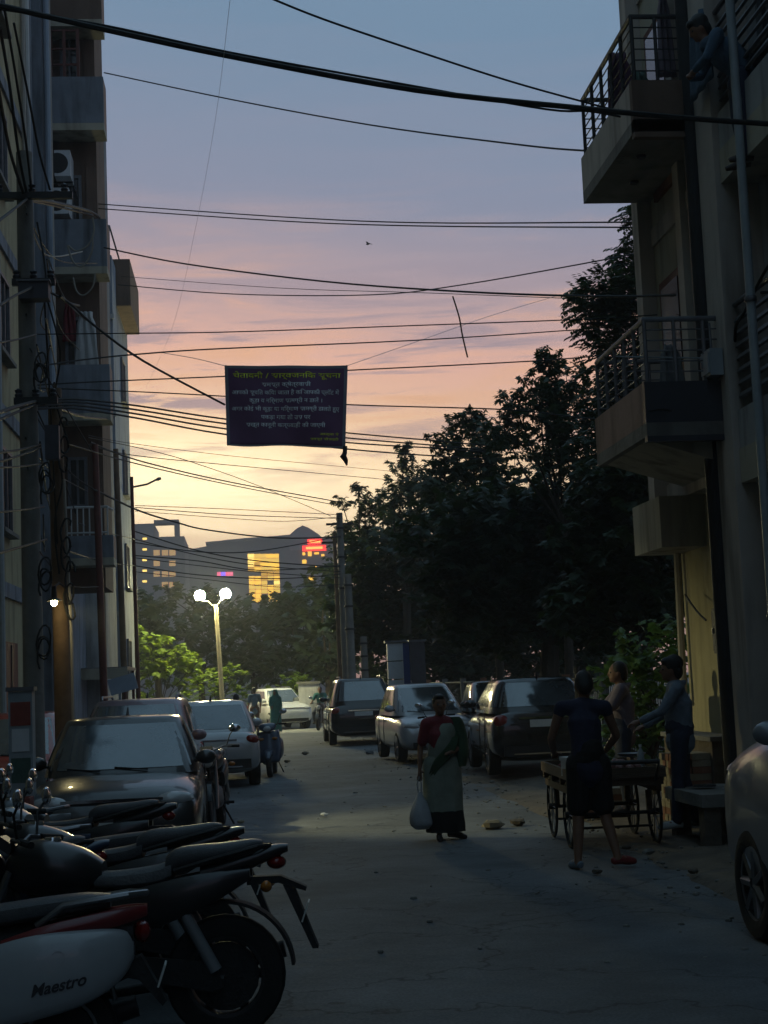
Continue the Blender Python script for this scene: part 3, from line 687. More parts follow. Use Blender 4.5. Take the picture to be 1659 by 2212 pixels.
W = [
 ([(225, 157), (500, 215), (800, 270), (1100, 310), (1256, 325), (1400, 327)], 31, 16.5, .013, ('cable running from the grilled top balcony to the pale upper balcony', None)),
 ([(205, 440), (600, 468), (900, 481), (1335, 480), (1440, 478)], 32, 19, .011, ('cable of the close parallel pair above the tall tree', 'parallel cable pair')),
 ([(205, 450), (600, 477), (900, 488), (1335, 491), (1440, 490)], 32, 19, .011, ('cable of the close parallel pair above the tall tree', 'parallel cable pair')),
 ([(225, 535), (400, 570), (700, 608), (1000, 630), (1290, 640), (1480, 637), (1700, 630)], 30.5, 14.5, .015, ('long sagging cable leaving the blue parapet and passing the lower balcony door', None)),
 ([(262, 597), (600, 622), (900, 632), (1240, 645), (1330, 648)], 46, 27, .008, ('faint thin cable starting at the roof parapet below the sagging one', None)),
 ([(255, 615), (500, 635), (800, 637), (1000, 615), (1300, 562), (1400, 540)], 38, 24, .012, ('cable that climbs towards the feathery tree top', None)),
 ([(80, 722), (270, 720), (500, 717), (900, 703), (1250, 690), (1420, 680)], 19, 17.5, .007, ('hair-thin level cable hooked by the dangling wire twig', None)),
 ([(78, 792), (180, 777), (300, 765), (480, 753), (900, 735), (1250, 712), (1340, 704)], 18, 27, .010, ('thin cable that the dangling wire twig hooks lower down', None)),
 ([(80, 832), (200, 825), (485, 813), (750, 800), (1150, 780), (1330, 765)], 23.4, 23.2, .010, ('cable carrying the top corners of the banner', None)),
 ([(80, 838), (270, 845), (485, 856), (750, 874), (1100, 885), (1290, 905), (1440, 888)], 27, 20.5, .010, ('thin cable passing behind the middle of the banner', None)),
 ([(95, 625), (150, 655), (200, 700), (310, 780), (485, 874)], 18, 22.45, .016, ('stout cable slanting from the boxed pole down to the banner edge', None)),
 ([(75, 868), (160, 862), (300, 877), (485, 905), (750, 935), (940, 952), (1050, 962)], 18, 30, .014, ('cable of the four-strand run passing behind the lower banner','four-strand cable run')),
 ([(75, 872), (160, 868), (300, 886), (485, 915), (750, 946), (940, 962), (1050, 972)], 18, 30, .014, ('cable of the four-strand run passing behind the lower banner','four-strand cable run')),
 ([(75, 878), (160, 875), (300, 895), (485, 926), (750, 956), (940, 968), (1050, 976)], 18, 30, .014, ('cable of the four-strand run passing behind the lower banner','four-strand cable run')),
 ([(75, 884), (160, 882), (300, 904), (485, 938), (750, 970), (940, 985), (1050, 992)], 18, 30, .014, ('cable of the four-strand run passing behind the lower banner','four-strand cable run')),
 ([(190, 940), (285, 958), (500, 985), (740, 1008), (890, 1022)], 30, 49, .007, ('cable slanting from the balcony block down to the concrete wire pole','cables slanting to the wire pole')),
 ([(190, 960), (285, 983), (500, 1005), (880, 1040)], 30, 49, .010, ('cable slanting from the balcony block down to the concrete wire pole','cables slanting to the wire pole')),
 ([(190, 945), (320, 972), (420, 1000), (560, 1050), (715, 1115)], 30, 49.4, .010, ('cable slanting from the balcony block down to the concrete wire pole','cables slanting to the wire pole')),
 ([(195, 955), (300, 995), (500, 1042), (720, 1082), (735, 1085)], 30, 49.4, .018, ('cable slanting from the balcony block down to the concrete wire pole','cables slanting to the wire pole')),
 ([(150, 960), (300, 1003), (500, 1048), (720, 1090), (735, 1092)], 26, 49.4, .014, ('cable slanting from the balcony block down to the concrete wire pole','cables slanting to the wire pole')),
 ([(292, 1092), (500, 1100), (735, 1112)], 45, 49.4, .010, ('cable strung between the steel light pole and the concrete wire pole','cables below the glow')),
 ([(292, 1096), (500, 1112), (735, 1120)], 45, 49.4, .012, ('cable strung between the steel light pole and the concrete wire pole','cables below the glow')),
 ([(292, 1104), (500, 1120), (620, 1126), (735, 1116)], 45, 49.4, .009, ('cable strung between the steel light pole and the concrete wire pole','cables below the glow')),
 ([(205, 1058), (300, 1103), (380, 1128), (450, 1145), (600, 1162), (735, 1160)], 30, 49.4, .022, ('cable strung between the steel light pole and the concrete wire pole','cables below the glow')),
 ([(292, 1148), (430, 1190), (560, 1212), (735, 1225)], 45.4, 49.4, .018, ('cable strung between the steel light pole and the concrete wire pole','cables below the glow')),
 ([(292, 1172), (430, 1192), (560, 1190), (735, 1158)], 45.4, 49.4, .016, ('cable strung between the steel light pole and the concrete wire pole','cables below the glow')),
 ([(292, 1165), (430, 1200), (560, 1222), (735, 1235)], 45.4, 49.4, .014, ('cable strung between the steel light pole and the concrete wire pole','cables below the glow')),
 ([(292, 1200), (430, 1212), (560, 1232), (735, 1222)], 45.4, 49.4, .016, ('cable strung between the steel light pole and the concrete wire pole','cables below the glow')),
 ([(292, 1205), (430, 1222), (560, 1236), (735, 1248)], 45.4, 49.4, .012, ('cable strung between the steel light pole and the concrete wire pole','cables below the glow')),
 ([(292, 1222), (430, 1242), (600, 1250), (735, 1240)], 45.4, 49.4, .016, ('cable strung between the steel light pole and the concrete wire pole','cables below the glow')),
 ([(292, 1235), (430, 1250), (600, 1268), (735, 1262)], 45.4, 49.4, .010, ('cable strung between the steel light pole and the concrete wire pole','cables below the glow')),
 ([(170, 1130), (230, 1150), (292, 1165)], 30, 45.4, .012, ('cable joining the lit pole to the steel light pole','cables beside the balcony block')),
 ([(130, 1185), (230, 1215), (292, 1222)], 19.9, 45.4, .012, ('cable joining the lit pole to the steel light pole','cables beside the balcony block')),
]
for (pts, a, b, r_, G) in W: cable(pts, a, b, r_, *G)
GK = ('black service cable hanging down about the thick pole', 'hanging cables at the thick pole')
rgc = random.Random(11)
for k in range(16):
    x0c = rgc.uniform(50, 120); y0c = rgc.uniform(430, 1250); x1c = rgc.uniform(95, 215); y1c = y0c + rgc.uniform(40, 320); dm = rgc.uniform(10, 60)
    cable([(x0c, y0c), ((x0c + x1c) / 2 + rgc.uniform(-20, 10), (y0c + y1c) / 2 + dm), (x1c, y1c)], 17.8, rgc.uniform(19.7, 30.6), rgc.uniform(.007, .013), 'thin service cable sagging from the thick pole to the balcony block', 'sagging cables at the balcony block', rgc.choice(['cable', 'cable', 'cable', 'pale_cable']))
GL = ('black service cable running off from the thick pole across the yellowish wall', 'service cables beside the thick pole')
for (pts, a, b, r_) in [
 ([(60, 428), (30, 452), (-20, 490)], 18, 13, .016), ([(75, 618), (30, 640), (-20, 672)], 18, 13, .014), ([(78, 722), (30, 735), (-20, 741)], 18, 13, .01),
 ([(80, 866), (30, 880), (-20, 898)], 18, 13, .02), ([(80, 872), (30, 893), (-20, 915)], 18, 13, .014), ([(88, 960), (40, 972), (-20, 980)], 18, 13, .012),
 ([(88, 966), (40, 985), (-20, 1002)], 18, 13, .012), ([(95, 1000), (40, 1008), (-20, 1010)], 18, 13, .01), ([(95, 1095), (40, 1102), (-20, 1108)], 18, 13, .01), ([(100, 1165), (50, 1180), (-20, 1200)], 18, 13, .013),
 ([(60, 428), (110, 436), (190, 455), (215, 470)], 18, 31, .03), ([(60, 432), (120, 445), (200, 465)], 18, 31, .02),
 ([(0, 60), (20, 180), (40, 330), (60, 430)], 15, 18, .018), ([(10, 20), (35, 170), (55, 300), (70, 430)], 15, 18, .015), ([(30, 50), (60, 200), (85, 330), (108, 410)], 16, 18, .014),
 ([(-10, 150), (20, 320), (55, 430)], 15, 18, .02), ([(95, 630), (110, 900), (125, 1200)], 18, 19.9, .012), ([(80, 480), (95, 560), (100, 620)], 17.8, 17.8, .012),
 ([(100, 640), (130, 760), (120, 860), (150, 960)], 18, 19.9, .012), ([(130, 640), (150, 655), (170, 660)], 18, 20, .02), ([(120, 975), (135, 1040), (118, 1130), (128, 1240)], 19.8, 19.8, .012),
 ([(95, 870), (120, 880), (180, 900), (240, 905)], 18, 32, .024)]:
    cable(pts, a, b, r_, *(GL if pts[-1][0] < 0 else GK))
for (pts, a, b, r_, lab) in [
 ([(200, 470), (203, 500), (190, 530), (165, 542), (148, 530)], 19, 19, .012, 'pale loop of spare cable hanging below the cross arm'),
 ([(200, 510), (198, 545), (178, 575), (158, 565), (146, 530)], 19, 19, .012, 'lower pale loop of spare cable hanging from the cross arm'),
 ([(206, 590), (200, 620), (180, 638), (165, 628), (158, 600)], 19, 19, .011, 'small pale loop of cable beside the blue parapet'),
 ([(105, 560), (140, 645), (185, 692)], 18, 19.5, .009, 'pale thin cable slanting from pole towards banner cable')]:
    cable(pts, a, b, r_, lab, None, 'pale_cable', 'cable_loop', 6)
cable([(1700, 520), (1650, 590), (1612, 668), (1590, 705), (1588, 760)], 13.5, 15.2, .016, 'black cable drooping down to the pale grey meter box', None)
cable([(1402, 888), (1440, 885), (1500, 905), (1520, 880)], 15.2, 15.5, .01, 'black cable looped on the dark lower balcony end', None)
cable([(1480, 1285), (1505, 1320), (1525, 1340)], 17.5, 16.4, .012, 'short cable running down into the dark fuse box', None)
cable([(1330, 770), (1420, 772), (1540, 774)], 15.4, 15.4, .008, 'thin pale cable tied along the lower balcony railing', None, 'box_grey')
cable([(505, -60), (497, 0), (465, 260), (425, 480), (375, 700), (315, 838)], 9, 30, .0016, 'faint pale string running down the sky to the left houses', None, 'string', 'kite_string', cat='string')
cable([(978, 640), (986, 665), (993, 690), (999, 725), (1010, 772)], 22.6, 22.6, .012, 'dangling twig of wire hooked over the cables beside the banner', None, 'rust_pole', 'hanging_wire', cat='wire')
cable([(750, 790), (900, 738), (1060, 682), (1200, 640)], 22.4, 27, .004, 'hair-thin tie string from the banner to the tall tree', None, 'string', 'tie_string', cat='string')
cable([(350, 762), (420, 774), (485, 790)], 27, 22.4, .006, 'hair-thin tie string from the banner to the left houses', None, 'string', 'tie_string', cat='string')
# bird far up
bd = MB(); bd.ball((0, 0, 0), (.05, .12, .05), 8, 6)
for s in (-1, 1): bd.add([(0, .06, .02), (s * .22, .02, .08), (s * .4, -.06, .03), (s * .2, -.08, .05), (0, -.06, .02)], [(0, 1, 2, 3, 4)])
b_ = bd.build('bird', 'cable'); b_.location = at(795, 527, d=75); b_.rotation_euler = (0, 0, 1.0); tag(b_, 'tiny dark bird flying high over the street', 'bird')

# ================================================================== banner
BD = 22.4
c00 = at(490, 962, d=BD); c10 = at(746, 967, d=BD); c01 = at(485, 790, d=BD); c11 = at(751, 790, d=BD)
bn = thing('banner', 'dark purple public notice banner with yellow and white lettering hung over the street', 'banner', (c00 + c10) / 2)
O = bn.location
def bpt(u, v, off=0):
    a = c00.lerp(c10, u); b = c01.lerp(c11, u); p_ = a.lerp(b, v) - O
    p_.y += .03 * math.sin(u * 5 + 1) * math.sin(v * 3.1) + .015 * math.sin(u * 13 + v * 4) - off
    if v < .1: p_.z -= .012 * math.sin(u * 9) * (1 - v * 10)
    return p_
o = MB().grid(bpt, 30, 20).build('cloth', 'banner_cloth', bn)
md = o.modifiers.new('s', 'SOLIDIFY'); md.thickness = .004; baked(o)
for (u0, u1, v0, v1) in ((0, .028, 0, 1), (.972, 1, 0, 1), (.03, .97, 0, .022), (.03, .97, .965, 1)):
    MB().grid(lambda a, b: bpt(u0 + (u1 - u0) * a, v0 + (v1 - v0) * b, .006), 24, 16).build('hem', 'banner_edge', bn)
for (u, v) in ((0.01, .99), (.99, .99), (.01, .01), (.99, .01)):
    MB().lathe([(.008, 0), (.018, 0), (.018, .006), (.008, .006)], bpt(u, v, .012), 10, 'Y').build('eyelet', 'steel', bn)
BW = (c10 - c00).length; BH = (c01 - c00).length
def btext(s, u, v, h, wmax, m, align='CENTER'):
    cu = bpy.data.curves.new('t', 'FONT'); cu.body = s; cu.size = 1; cu.align_x = align; cu.offset = .012
    to = bpy.data.objects.new('t', cu); col.objects.link(to)
    dg = bpy.context.evaluated_depsgraph_get(); me = bpy.data.meshes.new_from_object(to.evaluated_get(dg))
    bpy.data.objects.remove(to)
    xs = [q.co.x for q in me.vertices]; ys = [q.co.y for q in me.vertices]
    if not xs: return
    w0 = max(xs) - min(xs); cx = (max(xs) + min(xs)) / 2; cy = (max(ys) + min(ys)) / 2; hh = max(ys) - min(ys)
    for q in me.vertices:
        q.co = bpt(u + (q.co.x - cx) / w0 * wmax, v + (q.co.y - cy) / hh * h, .012)
    me.materials.append(M[m]); o = bpy.data.objects.new('lettering', me); col.objects.link(o); o.parent = bn
for (s, u, v, h, wm, m) in [
  ('चेतावनी / सार्वजनिक सूचना', .505, .875, .105, .88, 'print_yellow'),
  ('समस्त क्षेत्रवासी', .5, .765, .085, .40, 'print_white'),
  ('आपको सूचित किया जाता है कि आपकी प्लॉट में', .495, .665, .085, .88, 'print_white'),
  ('कूड़ा व निर्माण सामग्री न डालें ।', .495, .565, .085, .60, 'print_white'),
  ('अगर कोई भी कूड़ा या निर्माण सामग्री डालते हुए', .495, .462, .085, .89, 'print_white'),
  ('पकड़ा गया तो उस पर', .495, .362, .08, .41, 'print_white'),
  ('सख्त कानूनी कार्यवाही की जाएगी', .495, .262, .085, .66, 'print_white'),
  ('आज्ञा से', .86, .155, .045, .16, 'print_yellow'), ('समस्त सोसाइटी', .82, .095, .045, .24, 'print_yellow')]:
    btext(s, u, v, h, wm, m)
# the loose tail of cloth and rope at the lower right corner
tl = MB(); e = c10 - O
tl.tube([e + Vector((0, -.02, .02)), e + Vector((-.015, -.02, -.09)), e + Vector((-.04, -.02, -.13)), e + Vector((-.0, -.02, -.2)), e + Vector((.01, -.02, -.27))], [.03, .035, .05, .035, .012], 8)
tl.build('knotted_tail', 'matt_black', bn)
# ================================================================== trees
def leaf(mb, p, dr, up, ln, wd, droop, rl=.5):
    sd_ = dr.cross(up); sd_ = sd_.normalized() if sd_.length > 1e-5 else dr.orthogonal().normalized()
    nrm = sd_.cross(dr).normalized()
    a = p; t = p + dr * ln - Vector((0, 0, droop * ln)); m = p + dr * ln * rl - Vector((0, 0, droop * ln * .25))
    o = len(mb.v)
    mb.v += [a, m + sd_ * wd - nrm * wd * .25, t, m - sd_ * wd - nrm * wd * .25]
    mb.f += [(o, o+1, o+2), (o, o+2, o+3)]
def whorl(mb, p, n, ln, wd, droop, rg, axis=None):
    ax = axis or Vector((rg.gauss(0, .45), rg.gauss(0, .45), 1)).normalized()
    u = ax.orthogonal().normalized(); v = ax.cross(u); a0 = rg.uniform(0, 6.28)
    for k in range(n):
        a = a0 + 6.283 * k / n + rg.uniform(-.25, .25)
        d = (u * math.cos(a) + v * math.sin(a) + ax * rg.uniform(-.25, .35)).normalized()
        leaf(mb, p, d, ax, ln * rg.uniform(.7, 1.15), wd * rg.uniform(.8, 1.2), droop * rg.uniform(.4, 1.3))
def pinnate(mb, p, dr, n, ln, lf, wd, rg):      # a drooping twig with leaflets in pairs
    q = p.copy(); d = dr.copy()
    for k in range(n):
        q = q + d * (ln / n); d = (d - Vector((0, 0, .10))).normalized()
        for s in (-1, 1):
            sd_ = d.cross(Vector((0, 0, 1))); sd_ = sd_.normalized() if sd_.length > .01 else Vector((1, 0, 0))
            leaf(mb, q, (sd_ * s + d * .5 + Vector((0, 0, rg.uniform(-.2, .2)))).normalized(), Vector((0, 0, 1)), lf * rg.uniform(.8, 1.1), wd, .3)
def tree(name, label, base, lobes, d, lm, ln=.17, wd=.032, per=9, dens=150, trunk=.16, droop=.35, group=None, cat='tree', kind='whorl', limbs=True, depth=1.0, seed=1):
    rg = random.Random(seed)
    t = thing(name, label, cat, base, 0, group); B = Vector(base)
    mb = MB(); cs = []
    for (px, py, rp_) in lobes:
        dd = d + rg.uniform(-.6, .6) * depth; c = at(px, py, d=dd) - B; r_ = rp_ * dd / F; cs.append((c, r_))
        n = max(14, int(dens * r_ * r_))
        for k in range(n):
            v = Vector((rg.gauss(0, 1), rg.gauss(0, 1), rg.gauss(0, 1))).normalized() * (rg.random() ** .4)
            p_ = c + Vector((v.x * r_, v.y * r_ * depth, v.z * r_))
            p_ += Vector((noise.noise(p_ * 1.3), noise.noise(p_ * 1.3 + Vector((5, 0, 0))), noise.noise(p_ * 1.3 + Vector((0, 7, 0))))) * r_ * .45
            if p_.z + B.z < .15: continue
            if kind == 'whorl': whorl(mb, p_, per, ln, wd, droop, rg)
            else:
                dr = Vector((v.x + rg.gauss(0, .5), v.y + rg.gauss(0, .5), rg.uniform(-.2, .5))).normalized(); pinnate(mb, p_, dr, per // 2, ln * 2.4, ln * .8, wd, rg)
        # sprays standing out of the crown
        for k in range(max(3, int(n * .10))):
            v = Vector((rg.gauss(0, 1), rg.gauss(0, .6), abs(rg.gauss(0, .9)))).normalized()
            for s in range(3): whorl(mb, c + v * r_ * (1.0 + .13 * s), per - 2, ln * (1 - .15 * s), wd, droop, rg)
    mb.build('crown', lm, t, ang=0, fix=False)
    tr = MB(); mean = Vector((0, 0, 0))
    for c, r_ in cs: mean += c
    mean /= len(cs); zt = max(.5, min(c.z for c, _ in cs) * .8)
    fork = Vector((mean.x * .25, mean.y * .25, zt))
    tr.tube([(0, 0, -.15), (.04, .02, zt * .4), fork], [trunk * 1.25, trunk, trunk * .8], 9)
    for c, r_ in cs:
        mid = fork.lerp(c, .5) + Vector((rg.uniform(-.2, .2), rg.uniform(-.2, .2), .12 * (c - fork).length * .5))
        tr.tube([fork - Vector((0, 0, .1)), mid, c, c + Vector((rg.uniform(-.2, .2), 0, r_ * .6))], [trunk * .38, trunk * .2, trunk * .1, trunk * .04], 6)
    tr.build('trunk', 'bark', t)
    return t
def gb(px, d): p_ = at(px, 1500, d=d); return (p_.x, p_.y, 0)
TG = 'trees in the park behind the cars'
tree('park_tree', 'tall feathery tree rising behind the pale balcony block', gb(1400, 27), [(1395, 480, 42), (1375, 560, 46), (1425, 520, 50), (1325, 655, 72), (1290, 690, 55), (1400, 700, 110), (1345, 770, 80), (1450, 620, 80), (1262, 650, 28), (1400, 590, 60), (1380, 850, 90), (1330, 950, 85), (1430, 960, 80)], 27, 'leaf_dark', .14, .030, 12, 480, .09, kind='pin', seed=3)
tree('park_tree', 'broad whorled tree with pointed top left of the lower balcony', gb(1230, 31), [(1185, 782, 30), (1165, 850, 55), (1225, 830, 55), (1115, 885, 45), (1190, 930, 95), (1270, 920, 90), (1330, 880, 85), (1090, 935, 48), (1400, 900, 100), (1300, 1000, 110)], 31, 'leaf_dark', .135, .028, 9, 380, .1, seed=4)
tree('park_tree', 'mid-height tree with knobbly top between the pointed tree and the low ones', gb(1080, 37), [(1012, 905, 24), (985, 930, 32), (958, 960, 36), (1040, 960, 60), (1030, 1030, 85), (960, 1040, 55), (1110, 1030, 110), (1000, 1100, 90)], 37, 'leaf_dark', .15, .032, 9, 330, .1, seed=5)
tree('park_tree', 'slender young tree with a single spire before the sunset', gb(880, 50), [(875, 970, 18), (872, 1005, 30), (895, 1055, 52), (850, 1080, 45), (950, 1090, 85), (900, 1130, 80), (920, 1200, 80)], 50, 'leaf_dark', .20, .038, 9, 145, .16, seed=6)
tree('park_tree', 'low ragged tree beside the concrete wire poles', gb(805, 54), [(775, 1058, 15), (790, 1095, 34), (738, 1085, 16), (830, 1130, 62), (770, 1175, 55), (735, 1150, 22), (800, 1230, 85), (760, 1300, 60), (800, 1340, 70)], 54, 'leaf_dark', .20, .04, 9, 160, .15, seed=7)
tree('park_tree', 'wide dark tree mass hanging over the parked cars', gb(1180, 32.5), [(1000, 1200, 125), (1130, 1190, 140), (1260, 1170, 140), (1390, 1170, 130), (1050, 1310, 115), (1200, 1320, 130), (1340, 1310, 120), (1430, 1260, 80)], 32.5, 'leaf_dark', .21, .055, 9, 360, .24, seed=8)
tree('park_tree', 'low dense tree behind the black parked vehicle and white kiosk', gb(1000, 52), [(810, 1250, 90), (900, 1300, 110), (780, 1350, 70), (860, 1390, 90), (960, 1390, 100), (1060, 1400, 90), (1160, 1400, 90), (1000, 1440, 70), (940, 1200, 90), (1260, 1410, 80), (1100, 1290, 120)], 52, 'leaf_dark', .27, .075, 9, 200, .2, seed=9)
tree('park_tree', 'close-standing dark tree filling the gap beside the lower balcony', gb(1390, 25), [(1330, 1080, 90), (1410, 1060, 80), (1280, 1180, 90), (1380, 1200, 110), (1320, 1310, 100), (1420, 1320, 80), (1250, 1320, 70)], 25, 'leaf_dark', .17, .05, 9, 420, .1, seed=12)
tree('park_shrub', 'leafy green shrub behind the handcart at the yellowish wall', gb(1400, 20.5), [(1380, 1395, 50), (1440, 1385, 48), (1335, 1450, 50), (1400, 1480, 75), (1325, 1540, 52), (1395, 1580, 80), (1440, 1450, 60), (1310, 1600, 50), (1420, 1530, 70), (1350, 1420, 50), (1440, 1600, 60), (1465, 1420, 40)], 20.5, 'leaf_shrub', .11, .036, 7, 300, .06, group=None, cat='shrub', depth=.7, seed=10)
for i, (ls, sd_, d, lab) in enumerate([
    ([(320, 1310, 42), (350, 1360, 60), (320, 1420, 60), (375, 1410, 50)], 21, 78, 'tree standing behind the left end of the lamp lit bushes'),
    ([(420, 1335, 55), (450, 1390, 70), (400, 1440, 60), (470, 1450, 50)], 22, 84, 'tree standing directly behind the twin globe lamp'),
    ([(530, 1345, 55), (560, 1390, 70), (520, 1440, 60), (585, 1440, 60)], 23, 80, 'tree standing below the golden lit glass front'),
    ([(625, 1330, 55), (660, 1320, 60), (640, 1400, 75), (690, 1400, 65), (650, 1450, 60)], 24, 76, 'tree standing below the red rooftop lettering'),
    ([(700, 1260, 40), (715, 1320, 50), (700, 1390, 60), (725, 1440, 50)], 25, 70, 'tree standing just left of the concrete wire poles'),
    ([(365, 1290, 30), (440, 1300, 35), (500, 1320, 35), (580, 1330, 35)], 26, 100, 'farthest low tree crowns in front of the pale tower')]):
    tree('junction_tree', 'dark ' + lab, gb(sum(l_[0] for l_ in ls) / len(ls), d), ls, d, 'leaf_far', .42, .13, 7, 34, .2, seed=sd_, group='dark trees across the junction', depth=1.2)
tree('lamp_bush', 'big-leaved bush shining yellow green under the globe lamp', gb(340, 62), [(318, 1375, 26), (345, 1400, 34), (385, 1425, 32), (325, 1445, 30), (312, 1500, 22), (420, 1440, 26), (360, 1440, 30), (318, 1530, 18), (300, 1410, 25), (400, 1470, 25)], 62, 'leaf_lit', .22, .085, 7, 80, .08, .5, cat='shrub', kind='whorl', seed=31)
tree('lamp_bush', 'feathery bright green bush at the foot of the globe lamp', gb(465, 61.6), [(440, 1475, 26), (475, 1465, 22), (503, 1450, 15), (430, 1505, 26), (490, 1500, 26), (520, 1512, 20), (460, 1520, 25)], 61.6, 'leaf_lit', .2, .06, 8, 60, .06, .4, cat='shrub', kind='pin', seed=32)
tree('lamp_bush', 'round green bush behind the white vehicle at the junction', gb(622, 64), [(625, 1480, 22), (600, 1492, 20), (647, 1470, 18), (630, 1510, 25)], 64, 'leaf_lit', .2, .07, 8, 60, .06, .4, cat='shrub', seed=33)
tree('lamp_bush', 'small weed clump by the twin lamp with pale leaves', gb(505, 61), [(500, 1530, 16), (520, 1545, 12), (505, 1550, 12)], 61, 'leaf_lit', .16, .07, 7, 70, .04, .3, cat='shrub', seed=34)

# ================================================================== park fence
fa, fb = Vector((6.9, 22.6, 0)), Vector((5.3, 52, 0))
fe = thing('park_fence', 'iron park fence with pale top rail behind the parked cars', 'fence', fa)
fd = (fb - fa); nb = 11; ft = fd.normalized(); ang_f = math.atan2(fd.y, fd.x)
for k in range(nb + 1):
    p_ = fd * (k / nb)
    MB().box(p_ + Vector((0, 0, .85)), (.14, .14, 1.75)).build('post', 'concrete' if k % 3 else 'brick', fe)
for k in range(nb):
    a = fd * (k / nb) + ft * .09; b = fd * ((k + 1) / nb) - ft * .09
    MB().tube([a + Vector((0, 0, 1.62)), b + Vector((0, 0, 1.62))], .022, 6).build('top_rail', 'lamp_paint', fe)
    MB().tube([a + Vector((0, 0, .45)), b + Vector((0, 0, .45))], .02, 6).build('lower_rail', 'black_iron', fe)
    br = MB()
    for j in range(22): q = a.lerp(b, (j + .5) / 22); br.tube([q + Vector((0, 0, .3)), q + Vector((0, 0, 1.6))], .008, 4)
    tag(br.build('bars', 'black_iron', fe), kind='stuff')
    c = (a + b) / 2
    MB().box(c + Vector((0, 0, .13)), ((b - a).length, .18, .34), Matrix.Rotation(ang_f, 3, 'Z')).build('kerb_wall', 'concrete', fe)
# junction: white gate pillar, low wall
gp = thing('gate_pillar', 'whitewashed gate pillar beside the white vehicle at the junction', 'pillar', gb(672, 62))
MB().b2(-.5, .32, -.2, .2, -.1, 1.75).build('shaft', 'white_plaster', gp)
MB().b2(-.56, .38, -.26, .26, 1.752, 1.85).build('cap', 'concrete', gp)
lw = thing('boundary_wall', 'low boundary wall running along the far side of the junction', 'wall', (0, 67.5, 0))
for (x0_, x1_) in ((-14, .4), (4.2, 16)):
    MB().b2(x0_, x1_, -.1, .1, -.1, .8).build('panel', 'concrete', lw); MB().b2(x0_, x1_, -.14, .14, .802, .88).build('coping', 'pale_concrete', lw)
# white panelled kiosk with blue side
kb = at(858, 1500, d=43.6)
ks = thing('kiosk_panel', 'white panelled notice stand with deep blue side near the park fence', 'notice stand', (kb.x, 43.6, 0))
for k in range(4): MB().b2(-.24, .2, -.16, .16, .75 + k * .52, 1.24 + k * .52).build('panel', 'white_panel', ks)
MB().b2(.202, .5, -.14, .16, .75, 2.8).build('side_panel', 'blue_paint', ks)
MB().b2(-.3, .56, -.22, .22, 2.82, 2.88).build('roof', 'grey_iron', ks)
for x in (-.2, .45): MB().b2(x - .04, x + .04, -.05, .05, -.1, .748).build('leg', 'grey_iron', ks)
fx = thing('feeder_box', 'tall grey feeder box beside the white notice stand', 'box', (at(905, 1500, d=43).x, 43, 0))
MB().b2(-.2, .2, -.2, .2, .3, 2.8).build('case', 'box_dark', fx); MB().b2(-.25, .25, -.25, .25, 2.802, 2.86).build('cap', 'grey_iron', fx); MB().b2(-.15, .15, -.215, -.201, .6, 2.4).build('door', 'box_dark', fx)
for x in (-.18, .2): MB().b2(x - .03, x + .03, -.1, .1, -.1, .298).build('leg', 'grey_iron', fx)

# ================================================================== far buildings
DF = 420.0; S = DF / F
def fx_(x): return at(x, 1480, d=DF).x
def fz(x, y): return at(x, y, d=DF).z
pm('far_wall', (.16, .15, .17), .9, .2, .1); pm('far_wall_dark', (.10, .095, .115), .9, .2, .1); pm('far_pink', (.25, .19, .18), .9, .2, .1)
for k, (c, s) in enumerate((((1, .55, .05), 1.7), ((1, .60, .08), 1.2), ((.9, .45, .03), .85), ((1, .66, .14), 2.1))): em('gold%d' % k, c, s)
em('red_neon', (1, .03, .02), 2.4); em('red_hot', (1, .30, .06), 3.4); em('blue_neon', (.25, .12, 1), 1.6); em('pink_neon', (1, .12, .25), 1.4); em('warm_window', (1, .55, .2), .42)
mall = thing('shopping_mall', 'long hazy mall with curved roof and golden lit glass front', 'building', (0, DF, 0))
mb = MB(); prof = [(400, 1188), (455, 1178), (460, 1170), (500, 1164), (545, 1160), (600, 1156), (640, 1155), (735, 1160)]
poly = [(fx_(x), fz(x, y)) for x, y in prof] + [(fx_(760), -2), (fx_(400), -2)]
mb.prism(poly, 2, 60, 'Y').build('main_block', 'far_wall_dark', mall)
mb = MB(); dome = [(625, 1166), (640, 1150), (655, 1138), (667, 1132), (680, 1137), (700, 1150), (718, 1166)]
mb.prism([(fx_(x), fz(x, y)) for x, y in dome], 3, 40, 'Y').build('vaulted_roof', 'far_wall', mall)
MB().prism([(fx_(453), fz(453, 1171)), (fx_(640), fz(640, 1155)), (fx_(640), fz(640, 1158)), (fx_(453), fz(453, 1174))], -1, 30, 'Y').build('roof_edge', 'far_wall_dark', mall)
gw = MB().prism([(fx_(543), fz(543, 1194)), (fx_(615), fz(615, 1194)), (fx_(615), fz(615, 1310)), (fx_(543), fz(543, 1310))], .8, 1.95, 'Y').build('glass_front', 'far_wall_dark', mall)
rg = random.Random(5); cols_, rows = 5, 11
for i in range(cols_):
    for j in range(rows):
        if rg.random() < .06 or (j > 8 and rg.random() < .3): continue
        xa = 545 + 68 * i / cols_; xb = 545 + 68 * (i + .93) / cols_; ya = 1196 + 106 * j / rows; yb = 1196 + 106 * (j + .88) / rows
        if j < 4: xa -= 1; 
        z0_, z1_ = fz(xa, yb), fz(xa, ya); x0_, x1_ = fx_(xa), fx_(xb)
        MB().b2(x0_, x1_, .55, .78, z0_, z1_).build('pane', 'gold%d' % rg.choice([0, 0, 1, 1, 2, 3]), gw)
sg = MB()
